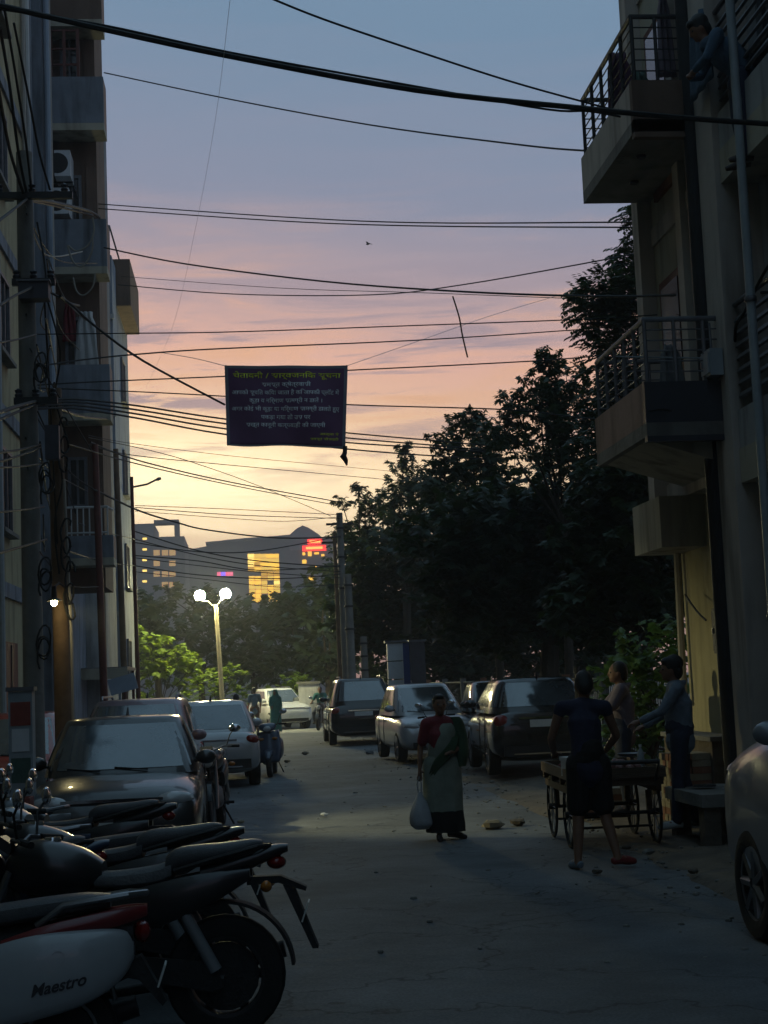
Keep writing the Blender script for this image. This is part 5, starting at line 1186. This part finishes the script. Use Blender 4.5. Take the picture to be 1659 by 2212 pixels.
def hand(mb, w_, d, side, r_=.5, fine=True):
    # palm and five unequal bent fingers; d: hand direction
    w_ = Vector(w_); d = Vector(d).normalized(); u = d.cross(Vector((0, 0, 1)) if abs(d.z) < .8 else Vector((0, 1, 0))).normalized(); nrm = u.cross(d)
    palm = w_ + d * .05
    mb.tube([w_, w_ + d * .04, w_ + d * .085], [.024, .036, .036], 10, True, .55)
    if not fine: mb.ball(w_ + d * .11, (.03, .03, .05), 8, 6); return
    for k, ln in enumerate((.062, .074, .070, .054)):
        b = w_ + d * .08 + u * (k - 1.5) * .018
        mb.tube([b, b + d * ln * .5 + nrm * .004, b + d * ln * .8 - nrm * .018, b + d * ln * .9 - nrm * .034], [.0095, .009, .0085, .007], 7)
    b = w_ + d * .03 + u * .03 * side
    mb.tube([b, b + (d * .5 + u * side).normalized() * .035, b + (d * 1.2 + u * side).normalized() * .062], [.012, .011, .008], 7)
def head(mb, c, yaw, tilt=0, s=1.0):
    i0 = len(mb.v)
    mb.ball((0, .0, 0), (.075, .095, .115), 20, 14)                # cranium
    mb.ball((0, .03, -.055), (.055, .065, .07), 14, 10)            # jaw
    mb.tube([(0, .088, .02), (0, .105, -.012), (0, .112, -.03), (0, .098, -.038)], [.01, .013, .017, .012], 8)   # nose
    mb.tube([(-.03, .082, -.064), (0, .094, -.064), (.03, .082, -.064)], [.006, .011, .006], 8)                    # lips
    mb.ball((0, .082, -.098), (.02, .018, .016), 8, 6)             # chin
    mb.tube([(-.05, .075, .028), (0, .092, .03), (.05, .075, .028)], [.009, .010, .009], 8)                      # brow
    for sd_ in (-1, 1): mb.ball((sd_ * .075, -.005, -.015), (.012, .022, .034), 8, 6)
    mb.xf(Matrix.Translation(c) @ Matrix.Rotation(yaw, 4, 'Z') @ Matrix.Rotation(tilt, 4, 'X') @ Matrix.Scale(s, 4), i0)
def hair(par, c, yaw, tilt, s, style, m='hair'):
    mb = MB(); i0 = 0
    mb.ball((0, -.018, .022), (.084, .098, .108), 18, 12)
    mb.ball((0, -.06, -.02), (.074, .06, .09), 14, 10)
    if style == 'bun': mb.ball((0, -.12, .0), (.05, .045, .05), 12, 8); mb.ball((0, .045, .085), (.06, .05, .035), 10, 8)
    if style == 'full': mb.ball((0, .05, .075), (.07, .055, .05), 12, 8); mb.ball((0, -.03, .06), (.092, .1, .09), 14, 10)
    mb.xf(Matrix.Translation(c) @ Matrix.Rotation(yaw, 4, 'Z') @ Matrix.Rotation(tilt, 4, 'X') @ Matrix.Scale(s, 4))
    return remesh(mb, 'hair', m, par, .012, 3, .003)
def eyes(par, c, yaw, tilt, s):
    for sd_ in (-1, 1):
        mb = MB().ball((sd_ * .033, .078, .0), (.013, .011, .011), 10, 7)
        mb.xf(Matrix.Translation(c) @ Matrix.Rotation(yaw, 4, 'Z') @ Matrix.Rotation(tilt, 4, 'X') @ Matrix.Scale(s, 4)); mb.build('eye', 'dark_glass', par)
BASE = dict(pel=(0, 0, .93), chest=(0, 0, 1.24), neck=(0, -.01, 1.44), head=(0, .02, 1.585), yaw=0, tilt=0,
            shL=(-.18, 0, 1.39), shR=(.18, 0, 1.39), elL=(-.23, -.02, 1.11), elR=(.23, -.02, 1.11), wrL=(-.24, .06, .87), wrR=(.24, .06, .87),
            hdL=(0, .3, -1), hdR=(0, .3, -1), hipL=(-.09, 0, .90), hipR=(.09, 0, .90), knL=(-.10, .02, .49), knR=(.10, .02, .49), anL=(-.10, -.02, .08), anR=(.10, -.02, .08),
            ftL=(-.03, .17, 0), ftR=(.03, .17, 0))
def person(label, loc, rz, pose, wear, s=1.0, vox=.011, group=None, hstyle='short', fine=True, hs=1.0):
    t = thing('person', label, 'person', loc, rz, group)
    t.scale = (s, s, s)
    P = {k: (Vector(v) if isinstance(v, tuple) else v) for k, v in {**BASE, **pose}.items()}
    b = MB(); W = wear.get('bulk', 1.0)
    seg(b, [P['pel'] - Vector((0, 0, .03)), P['pel'].lerp(P['chest'], .5), P['chest'], P['neck'] - Vector((0, 0, .06))], [.125 * W, .115 * W, .135 * W, .085], 16, .72)
    b.tube([P['shL'], P['chest'].lerp(P['neck'], .6), P['shR']], [.055, .085, .055], 12)
    b.tube([P['neck'] - Vector((0, 0, .05)), P['head'] - Vector((0, .01, .06))], [.055, .05], 12)
    head(b, P['head'], P['yaw'], P['tilt'], hs)
    for q in 'LR':
        sg_ = -1 if q == 'L' else 1
        seg(b, [P['sh'+q], P['sh'+q].lerp(P['el'+q], .5), P['el'+q]], [.052, .044, .036]); seg(b, [P['el'+q], P['el'+q].lerp(P['wr'+q], .4), P['wr'+q]], [.036, .036, .024])
        hand(b, P['wr'+q], P['hd'+q], -sg_, fine=fine)
        seg(b, [P['hip'+q], P['hip'+q].lerp(P['kn'+q], .5), P['kn'+q]], [.085, .068, .052]); seg(b, [P['kn'+q], P['kn'+q].lerp(P['an'+q], .35), P['an'+q]], [.052, .052, .034])
        a = P['an'+q]; f = P['ft'+q]; b.tube([a - f.normalized() * .04 - Vector((0, 0, .035)), a + f * .4 - Vector((0, 0, .035)), a + f * .9 - Vector((0, 0, .055))], [.035, .038, .026], 10)
    remesh(b, 'body', 'skin', t, vox, 5)
    hair(t, P['head'], P['yaw'], P['tilt'], hs, hstyle)
    if fine: eyes(t, P['head'], P['yaw'], P['tilt'], hs)
    if 'shirt' in wear:
        c = MB(); L_ = wear.get('sleeve', .6)
        hem = P['pel'] + Vector((0, 0, wear.get('hem', -.05)))
        seg(c, [hem, P['pel'].lerp(P['chest'], .4), P['chest'], P['neck'] - Vector((0, 0, .055))], [.140 * W, .140 * W, .156 * W, .095], 18, .78)
        sr = .058 if L_ < .3 else .07; c.tube([P['shL'], P['chest'].lerp(P['neck'], .62), P['shR']], [sr, .1, sr], 14)
        if wear.get('hood'): c.tube([P['neck'] + Vector((-.08, -.03, -.03)), P['neck'] + Vector((0, -.09, .0)), P['neck'] + Vector((.08, -.03, -.03)), P['neck'] + Vector((0, .07, -.07)), P['neck'] + Vector((-.08, -.03, -.03))], .032, 8)
        for q in 'LR':
            if L_ <= .6:
                e = P['sh'+q].lerp(P['el'+q], L_ / .6 * .85); seg(c, [P['sh'+q], P['sh'+q].lerp(e, .5), e], [sr, sr * .96, sr * .92])
            else:
                seg(c, [P['sh'+q], P['sh'+q].lerp(P['el'+q], .5), P['el'+q]], [.07, .060, .052]); seg(c, [P['el'+q], P['el'+q].lerp(P['wr'+q], .9)], [.052, .041])
        remesh(c, wear.get('sname', 'shirt'), wear['shirt'], t, max(vox, .013), 4, .007, rnd.uniform(0, 50))
    if 'pants' in wear:
        c = MB(); full = wear.get('len', 1.0)
        seg(c, [P['pel'] + Vector((0, 0, .07)), P['pel'], P['hipL'].lerp(P['hipR'], .5) - Vector((0, 0, .05))], [.135 * W, .142 * W, .125], 16, .8)
        for q in 'LR':
            if full < 1:
                e = P['hip'+q].lerp(P['kn'+q], full / .55 if full < .55 else 1)
                seg(c, [P['hip'+q], P['hip'+q].lerp(e, .5), e], [.105, .10, .098])
                c.tube([P['hip'+q].lerp(e, .8), e + (e - P['hip'+q]).normalized() * .03], [.1, .1], 12)
            else:
                seg(c, [P['hip'+q], P['hip'+q].lerp(P['kn'+q], .5), P['kn'+q]], [.103, .088, .072]); seg(c, [P['kn'+q], P['kn'+q].lerp(P['an'+q], .5), P['an'+q] + Vector((0, 0, .01))], [.072, .066, .058])
        remesh(c, wear.get('pname', 'trousers'), wear['pants'], t, max(vox, .013), 4, .006, rnd.uniform(0, 50))
    for q in 'LR':
        a = P['an'+q]; f = P['ft'+q]; c = MB()
        c.tube([a - f.normalized() * .06 - Vector((0, 0, .04)), a + f * .15 - Vector((0, 0, .03)), a + f * .7 - Vector((0, 0, .045)), a + f * 1.15 - Vector((0, 0, .058))], [.034, .045, .046, .028], 12, True, .8)
        remesh(c, 'shoe', wear.get('shoe' + q, wear.get('shoe', 'sandal')), t, .012, 3)
    return t, P
def drape(par, name, m, rings, n=44, pleat=.0, seed=0, vox=None):
    # cloth tube of elliptical rings (cx, cy, z, rx, ry) with pleats growing downward
    rings = spl([tuple(r) for r in rings], 5); v = []; f = []; N_ = len(rings); zmax = max(r[2] for r in rings); zmin = min(r[2] for r in rings)
    for (cx, cy, z, rx, ry) in rings:
        k_ = (zmax - z) / (zmax - zmin + 1e-6)
        for k in range(n):
            a = 2 * math.pi * k / n; p_ = 1 + pleat * k_ * (math.sin(a * 9 + seed) * .6 + math.sin(a * 17 + seed * 2 + z * 6) * .4) + .02 * noise.noise((math.cos(a) * 2, math.sin(a) * 2, z * 4 + seed))
            v.append((cx + rx * math.cos(a) * p_, cy + ry * math.sin(a) * p_, z))
    for i in range(N_ - 1):
        for k in range(n): f.append((i*n+k, i*n+(k+1) % n, (i+1)*n+(k+1) % n, (i+1)*n+k))
    f.append(tuple(range(n))); f.append(tuple((N_-1)*n + k for k in range(n)))
    return MB().add(v, f).build(name, m, par, 60)
def ribbon(par, name, m, path, wid, thick=.012, n=5):
    path = [Vector(p) for p in spl([tuple(p) for p in path], 6)]; mb = MB(); N_ = len(path)
    wv = [Vector(q) for q in spl([tuple(q) for q in wid], 6)] if isinstance(wid, list) else None
    def fn(u, v):
        i = min(N_ - 1, int(round(u * (N_ - 1)))); w_ = wv[min(i, len(wv) - 1)]
        return path[i] + w_ * (v - .5) + Vector((0, 0, 0)) + w_.orthogonal().normalized() * .012 * math.sin(v * 14 + u * 5)
    mb.grid(fn, N_ - 1, n); o = mb.build(name, m, par, 60); md = o.modifiers.new('s', 'SOLIDIFY'); md.thickness = thick; return baked(o)

# --- woman in a sari walking up the lane (faces the camera) -----------------
p = gnd(962, 1817)
wt, P = person('woman in pale green sari with red blouse carrying a plastic bag', (p.x, p.y, .012), PI + .08,
    dict(shL=(-.165, 0, 1.36), shR=(.165, 0, 1.36), elR=(.245, -.03, 1.08), wrR=(.275, .03, .84), hdR=(.05, .05, -1), elL=(-.24, .0, 1.10), wrL=(-.12, .15, 1.02), hdL=(.7, .4, 0),
         anR=(.08, .06, .08), knR=(.09, .09, .49), anL=(-.10, -.06, .09), knL=(-.1, .03, .49), ftL=(-.12, .13, 0)),
    dict(shirt='cloth_red', sname='blouse', sleeve=.5, hem=.14, bulk=1.1), .92, .012, None, 'bun')
drape(wt, 'sari_skirt', 'saree_green', [(0, 0, .98, .185, .13), (0, 0, .88, .225, .16), (0, 0, .6, .235, .17), (-.005, .01, .34, .225, .18)], 48, .05, 2)
drape(wt, 'sari_border', 'shorts_black', [(-.005, .01, .345, .228, .182), (-.01, .01, .2, .23, .19), (-.01, .01, .10, .225, .19)], 48, .06, 2)
drape(wt, 'sari_wrap', 'saree_green', [(-.055, .01, 1.36, .085, .10), (-.045, .015, 1.31, .125, .13), (-.03, .018, 1.22, .15, .15), (-.01, .015, 1.10, .16, .145), (0, 0, .95, .178, .138)], 40, .03, 5)
ribbon(wt, 'sari_sash', 'saree_border', [(.17, .10, .72), (.10, .165, .88), (-.04, .175, 1.02), (-.14, .14, 1.16), (-.17, .03, 1.3), (-.16, -.05, 1.36), (-.13, -.14, 1.2), (-.12, -.17, .95)],
       [(.0, .02, .13), (.03, .02, .12), (.05, .0, .11), (.06, .0, .09), (.1, .0, .06), (.1, .0, .02), (.12, 0, .02), (.14, 0, .02)])
drape(wt, 'sari_end', 'saree_border', [(-.17, .0, 1.43, .07, .075), (-.2, .0, 1.36, .085, .09), (-.235, .0, 1.2, .085, .095), (-.24, .02, 1.02, .085, .11), (-.22, .03, .85, .06, .09)], 26, .06, 7)
# the bag in her hand
M4 = Matrix.Translation(wt.location) @ Matrix.Rotation(PI + .08, 4, 'Z') @ Matrix.Scale(.92, 4)
hp = M4 @ Vector((.29, .05, .755))
bag = thing('carrier_bag', 'bulging translucent grey plastic bag hanging from the woman\'s hand', 'bag', (hp.x, hp.y, hp.z - .56))
drape(bag, 'sack', 'poly_bag', [(.0, 0, .40, .02, .02), (.0, 0, .34, .045, .04), (.0, 0, .25, .09, .08), (.0, 0, .14, .125, .11), (.01, 0, .05, .125, .115), (.01, 0, .0, .07, .06)], 30, .06, 3)
MB().tube([(-.015, 0, .38), (-.025, 0, .48), (0, 0, .57), (.02, 0, .48), (.015, 0, .38)], .008, 6).build('handle', 'poly_bag', bag)

# --- man in shorts behind the handcart (seen from behind) -------------------
p = gnd(1283, 1880)
mt, P = person('man in dark blue vest and black shorts pushing the handcart', (p.x, p.y, .015), -.05,
    dict(chest=(-.01, .05, 1.25), neck=(0, .09, 1.44), head=(.02, .12, 1.575), tilt=R(-18), shL=(-.2, .06, 1.39), shR=(.19, .08, 1.38),
         elL=(-.29, .12, 1.12), wrL=(-.24, .36, .98), hdL=(.2, 1, -.2), elR=(.29, .15, 1.12), wrR=(.22, .38, .97), hdR=(-.2, 1, -.2),
         hipL=(-.095, 0, .90), hipR=(.095, 0, .90), knL=(-.10, .04, .48), anL=(-.14, -.05, .085), ftL=(-.04, .16, 0), knR=(.12, .02, .48), anR=(.19, -.12, .11), ftR=(.15, .07, .0)),
    dict(shirt='navy', sname='vest', sleeve=.12, hem=-.09, bulk=1.12, pants='shorts_black', len=.48, pname='shorts', shoeL='denim', shoeR='red_shoe'), 1.03, .011, None, 'short')
# --- man in denim and his companion by the wall -----------------------------
p = at(1462, 1796, z=.10)
person('man in washed denim shirt and dark jeans reaching over the handcart', (p.x + .1, p.y, .13), R(72),
    dict(chest=(0, .02, 1.25), head=(0, .05, 1.585), neck=(0, .02, 1.45), elL=(-.2, .16, 1.17), wrL=(-.16, .38, 1.08), hdL=(.1, 1, -.3), elR=(.21, .15, 1.14), wrR=(.17, .36, 1.02), hdR=(0, 1, -.5),
         knL=(-.09, .04, .49), knR=(.10, .0, .49), anL=(-.09, .08, .08), anR=(.10, -.10, .08)),
    dict(shirt='denim', sname='shirt', sleeve=1, hem=-.06, bulk=1.12, hood=True, pants='jeans', shoe='shoe_white'), 1.02, .011, None, 'full')
p = at(1415, 1780, z=.10)
person('man in mauve shirt standing just past the denim-shirted man', (p.x + .0, 17.55, .12), R(80),
    dict(elL=(-.2, .14, 1.16), wrL=(-.12, .36, 1.22), hdL=(.1, 1, .1), elR=(.2, .18, 1.15), wrR=(.15, .42, 1.2), hdR=(0, 1, .1)),
    dict(shirt='mauve_shirt', sleeve=.5, hem=-.08, bulk=1.08, hood=True, pants='jeans', shoe='sandal'), 1.02, .012, None, 'short')
# --- resident leaning out of the near balcony -------------------------------
p = at(1585, 52, d=14.3)
person('resident in blue shirt leaning over the slatted upper balcony', (5.12, 14.35, p.z - 1.45), R(80),
    dict(pel=(0, -.12, .93), chest=(0, .12, 1.18), neck=(0, .28, 1.33), head=(0, .36, 1.45), tilt=R(-25), shL=(-.19, .22, 1.30), shR=(.19, .22, 1.30),
         elL=(-.24, .34, 1.05), wrL=(-.1, .45, .98), hdL=(1, .2, -.1), elR=(.24, .34, 1.05), wrR=(.1, .47, .98), hdR=(-1, .2, -.1)),
    dict(shirt='cloth_blue', sleeve=1, hem=-.05, bulk=1.1, pants='jeans'), 1.0, .013, None, 'full')
garment('hanging_towel', 'wide blue towel hung over the slatted upper balcony next to resident', (4.93, 14.95, at(1520, 35, d=14.95).z), .75, .8, 'cloth_blue', 'Y', None)
# --- people at the junction ---------------------------------------------------
p = gnd(597, 1586)
ft_w, P = person('woman wrapped head to foot in a teal sari at the junction', (p.x, p.y, .012), PI - .3, dict(elR=(.2, .08, 1.12), wrR=(.08, .18, 1.08)), dict(shirt='cloth_teal', sname='blouse', sleeve=1), .93, .02, None, 'bun', False)
drape(ft_w, 'sari_skirt', 'cloth_teal', [(0, 0, 1.02, .17, .13), (0, 0, .9, .21, .16), (0, 0, .5, .22, .19), (0, 0, .08, .22, .2)], 40, .05, 1)
drape(ft_w, 'sari_veil', 'cloth_teal', [(0, -.02, 1.72, .05, .06), (0, -.02, 1.66, .1, .12), (0, -.04, 1.55, .12, .13), (0, -.04, 1.42, .17, .14), (0, -.03, 1.2, .23, .16), (0, -.02, .95, .22, .165)], 30, .03, 4)
p = gnd(552, 1584)
person('pedestrian in teal blue shirt beside the teal sari woman', (p.x, p.y, .012), .3, dict(), dict(shirt='cloth_blue', sleeve=.55, hem=-.12, pants='brown_shirt', shoe='sandal'), 1.0, .02, None, 'short', False)
p = gnd(514, 1640)
person('pedestrian in brown shirt walking away past the silver saloon', (p.x, p.y, .012), -.2, dict(anL=(-.1, .2, .1), knL=(-.1, .18, .5), anR=(.1, -.2, .12)), dict(shirt='brown_shirt', sleeve=.6, hem=-.12, bulk=1.1, pants='cloth_purple', shoe='sandal'), .92, .02, None, 'short', False)
person('rider in teal shirt astride the motorcycle at the junction', (2.85, 58.35, -.06), R(165),
    dict(pel=(0, 0, .95), chest=(0, .1, 1.26), neck=(0, .14, 1.45), head=(0, .18, 1.58), shL=(-.18, .12, 1.4), shR=(.18, .12, 1.4), elL=(-.26, .32, 1.18), wrL=(-.28, .5, 1.08), hdL=(0, 1, -.1), elR=(.26, .32, 1.18), wrR=(.28, .5, 1.08), hdR=(0, 1, -.1),
         hipL=(-.1, 0, .92), hipR=(.1, 0, .92), knL=(-.22, .36, .72), knR=(.22, .36, .72), anL=(-.22, .18, .38), anR=(.22, .18, .38)),
    dict(shirt='cloth_teal', sleeve=.55, hem=-.02, bulk=1.1, pants='jeans', shoe='sandal'), 1.0, .02, None, 'short', False)

# ================================================================== handcart and things round it
c0 = at(1288, 1700, d=15.6)
ct = thing('handcart', 'wooden four-wheeled vendor handcart with slatted deck', 'handcart', (c0.x + .08, 15.75, .02), -.05)
ct.scale = (.86, .95, .95)
for k in range(8): MB().b2(-.52 + k * .132, -.52 + k * .132 + .12, -.92, .92, .72, .75).build('plank', 'wood', ct)
for y in (-.9, -.3, .3, .9): MB().b2(-.54, .54, y - .035, y + .035, .645, .718).build('crossbeam', 'wood', ct)
for x in (-.5, .5): MB().b2(x - .03, x + .03, -.86, .86, .57, .643).build('side_beam', 'wood', ct)
for (x0_, x1_, y0_, y1_) in ((-.56, -.525, -.95, .95), (.535, .57, -.95, .95)): MB().b2(x0_, x1_, y0_, y1_, .72, .83).build('side_board', 'wood', ct)
for y in (-.97, .935): MB().b2(-.54, .55, y, y + .03, .72, .83).build('end_board', 'wood', ct)
for y in (-.58, .58):
    MB().tube([(-.5, y, .34), (.5, y, .34)], .02, 8).build('axle', 'black_iron', ct)
    for x in (-.44, .44):
        MB().b2(x - .03, x + .03, y - .03, y + .03, .36, .568).build('leg', 'wood', ct)
        wv = MB().lathe([(.31, -.018), (.34, -.012), (.345, 0), (.34, .012), (.31, .018), (.31, -.018)], (x + (.06 if x > 0 else -.06), y, .345), 26, 'X').build('wheel', 'rubber', ct)
        sk = MB()
        for k in range(10): a = k * .628; sk.tube([(x + (.06 if x > 0 else -.06), y, .345), (x + (.06 if x > 0 else -.06), y + .31 * math.cos(a), .345 + .31 * math.sin(a))], .006, 5)
        sk.build('spokes', 'steel', wv); MB().lathe([(0, -.05), (.035, -.05), (.035, .05), (0, .05)], (x + (.06 if x > 0 else -.06), y, .345), 12, 'X').build('hub', 'black_iron', wv)
    MB().tube([(-.47, y, .2), (.47, y, .2)], .014, 6).build('tie_bar', 'black_iron', ct)
MB().tube([(-.45, -.95, .70), (-.42, -1.25, .9), (.42, -1.25, .9), (.45, -.95, .70)], .022, 8).build('push_handle', 'black_iron', ct)
T4 = Matrix.Translation(ct.location) @ Matrix.Rotation(-.05, 4, 'Z') @ Matrix.Diagonal((.86, .95, .95, 1))
def on_cart(x, y, z=.752): return T4 @ Vector((x, y, z))
fb_ = thing('foam_box', 'white foam ice box on the left corner of the handcart', 'box', on_cart(-.44, -.72), .1)
MB().b2(-.09, .09, -.13, .13, 0, .15).build('case', 'foam_box', fb_); MB().b2(-.1, .1, -.14, .14, .152, .19).build('lid', 'foam_box', fb_)
def pile(label, x, y, m, n, r_, sp_, cat='vegetables', name='vegetable_heap'):
    rg = random.Random(n); mb = MB(); t = thing(name, label, cat, on_cart(x, y))
    MB().lathe([(0, 0), (sp_ * 1.15, 0), (sp_ * 1.25, .05), (sp_ * 1.2, .05), (sp_ * 1.1, .012), (0, .012)], (0, 0, 0), 18).build('tray', 'wood', t)
    for k in range(n):
        a = rg.uniform(0, 6.28); q = rg.random() ** .5; hgt = (1 - q) * .12 * rg.random()
        mb.ball((q * sp_ * math.cos(a), q * sp_ * math.sin(a), .012 + r_ + hgt), (r_ * rg.uniform(.8, 1.2), r_, r_ * .9), 8, 6)
    mb.build('produce', m, t)
pm('veg_green', (.05, .10, .03), .6, .4, 8); pm('veg_red', (.2, .03, .02), .5, .3, 8); pm('veg_onion', (.2, .09, .08), .5, .3, 8)
pile('heap of green vegetables in a tray on the handcart', .1, .45, 'veg_green', 40, .035, .2); pile('heap of red vegetables in a tray on the handcart', -.25, .3, 'veg_red', 30, .032, .15); pile('heap of onions in a tray at the near end of the handcart', .2, -.35, 'veg_onion', 36, .034, .2)
sc_ = thing('weighing_scale', 'small steel weighing scale standing on the handcart', 'scale', on_cart(.42, .1))
MB().b2(-.1, .1, -.12, .12, 0, .06).build('base', 'box_grey', sc_); MB().tube([(0, 0, .06), (0, 0, .13)], .02).build('stem', 'steel', sc_); MB().lathe([(0, .13), (.13, .135), (.15, .16), (.145, .16), (.12, .145), (0, .14)], (0, 0, 0), 18).build('pan', 'steel', sc_)
bt = thing('water_bottle', 'clear water bottle with pale cap on the handcart', 'bottle', on_cart(.45, -.25))
MB().lathe([(0, 0), (.035, 0), (.038, .02), (.038, .15), (.03, .19), (.013, .22), (.013, .235), (0, .235)], (0, 0, 0), 14).build('flask', 'box_grey', bt); MB().lathe([(0, .235), (.016, .235), (.016, .26), (0, .26)], (0, 0, 0), 12).build('cap', 'white_panel', bt)

# concrete bench, brick stacks and block by the wall
be = at(1540, 1790, d=16.0)
bn_ = thing('stone_bench', 'rough concrete slab bench on stubby legs at foot of the wall', 'bench', (4.66, 15.1, .06))
MB().b2(-.36, .36, -.65, .65, .36, .48).build('slab', 'concrete', bn_)
for (x, y) in ((-.25, -.5), (-.25, .5), (.25, -.5), (.25, .5)): MB().b2(x - .08, x + .08, y - .09, y + .09, -.1, .358).build('leg', 'dirt', bn_)
MB().lathe([(0, .0), (.12, .0), (.11, .02), (0, .025)], (-.1, .1, .502), 14).build('scorched_patch', 'matt_black', bn_)
bmesh_ = MB().b2(-.11, .11, -.052, .052, 0, .07).mesh('brick', 'paver'); bmesh2 = MB().b2(-.11, .11, -.052, .052, 0, .07).mesh('brick', 'brick')
def stack(label, loc, nx, ny, nz, rz, seed):
    t = thing('brick_stack', label, 'bricks', loc, rz); rg = random.Random(seed)
    for k in range(nz):
        for i in range(nx):
            for j in range(ny):
                if k == nz - 1 and rg.random() < .35: continue
                o = bpy.data.objects.new('brick', bmesh_ if rg.random() < .7 else bmesh2); col.objects.link(o); o.parent = t
                o.location = ((i - (nx-1)/2) * .226 + rg.uniform(-.008, .008), (j - (ny-1)/2) * .112 + rg.uniform(-.006, .006), k * .073); o.rotation_euler = (0, 0, rg.uniform(-.05, .05))
stack('tall stack of yellowish paving bricks against the wall behind the bench', (4.78, 16.6, .10), 2, 4, 10, .02, 1)
stack('low stack of paving bricks beside the shrub behind the handcart', (4.2, 18.3, .08), 3, 4, 5, -.1, 2)
ld = thing('ledge', 'pale concrete ledge under the yellowish wall', 'ledge', (5.05, 17.2, 0)); MB().b2(-.05, .3, -.9, 1.0, -.05, .95).build('block', 'dirt', ld); MB().b2(-.08, .3, -.95, 1.05, .952, 1.0).build('coping', 'concrete', ld)

# cabinet with poster on the left, red crate below
cb = at(42, 1650, d=14.6)
cab = thing('feeder_cabinet', 'grey metal cabinet with red panel and pale poster beside the thick pole', 'cabinet', (cb.x, 14.8, .05))
z0c = .62; z1c = at(42, 1505, d=14.6).z
MB().b2(-.11, .11, -.1, .1, z0c, z1c).build('case', 'box_grey', cab); MB().b2(-.13, .13, -.12, .12, z1c + .002, z1c + .04).build('cap', 'grey_iron', cab)
MB().b2(-.09, .095, -.108, -.102, z1c - .32, z1c - .1).build('red_panel', 'box_red', cab); MB().b2(-.08, .08, -.108, -.102, z1c - .56, z1c - .35).build('poster', 'white_panel', cab); MB().b2(-.09, .09, -.106, -.102, z1c - .85, z1c - .62).build('label_plate', 'cloth_green', cab)
MB().b2(-.1, .1, -.08, .08, -.05, z0c - .002).build('plinth', 'concrete', cab)
cr_ = thing('plastic_crate', 'orange red crate leaning beside the grey cabinet', 'crate', (cb.x - .02, 14.3, .05))
MB().b2(-.2, .17, -.14, .14, 0, .02).build('floor', 'box_red', cr_)
for (x0_, x1_, y0_, y1_) in ((-.2, .17, -.14, -.12), (-.2, .17, .12, .14), (-.2, -.18, -.119, .119), (.15, .17, -.119, .119)):
    for k in range(4): MB().b2(x0_, x1_, y0_, y1_, .022 + k * .2, .022 + k * .2 + .165).build('slat', 'box_red', cr_)
MB().b2(-.06, .06, -.146, -.141, .5, .64).build('paper_label', 'paver', cr_)

# ================================================================== evening haze
hz_m = bpy.data.materials.new('haze_air'); hz_m.use_nodes = True; t_ = hz_m.node_tree; t_.nodes.clear()
vo = t_.nodes.new('ShaderNodeVolumePrincipled'); vo.inputs['Color'].default_value = (.82, .84, .88, 1); vo.inputs['Density'].default_value = .0013; vo.inputs['Anisotropy'].default_value = .3
mo = t_.nodes.new('ShaderNodeOutputMaterial'); t_.links.new(vo.outputs[0], mo.inputs['Volume'])
hz = MB().b2(-330, 330, -70, 650, -3.2, 62).build('haze', hz_m); tag(hz, kind='stuff')
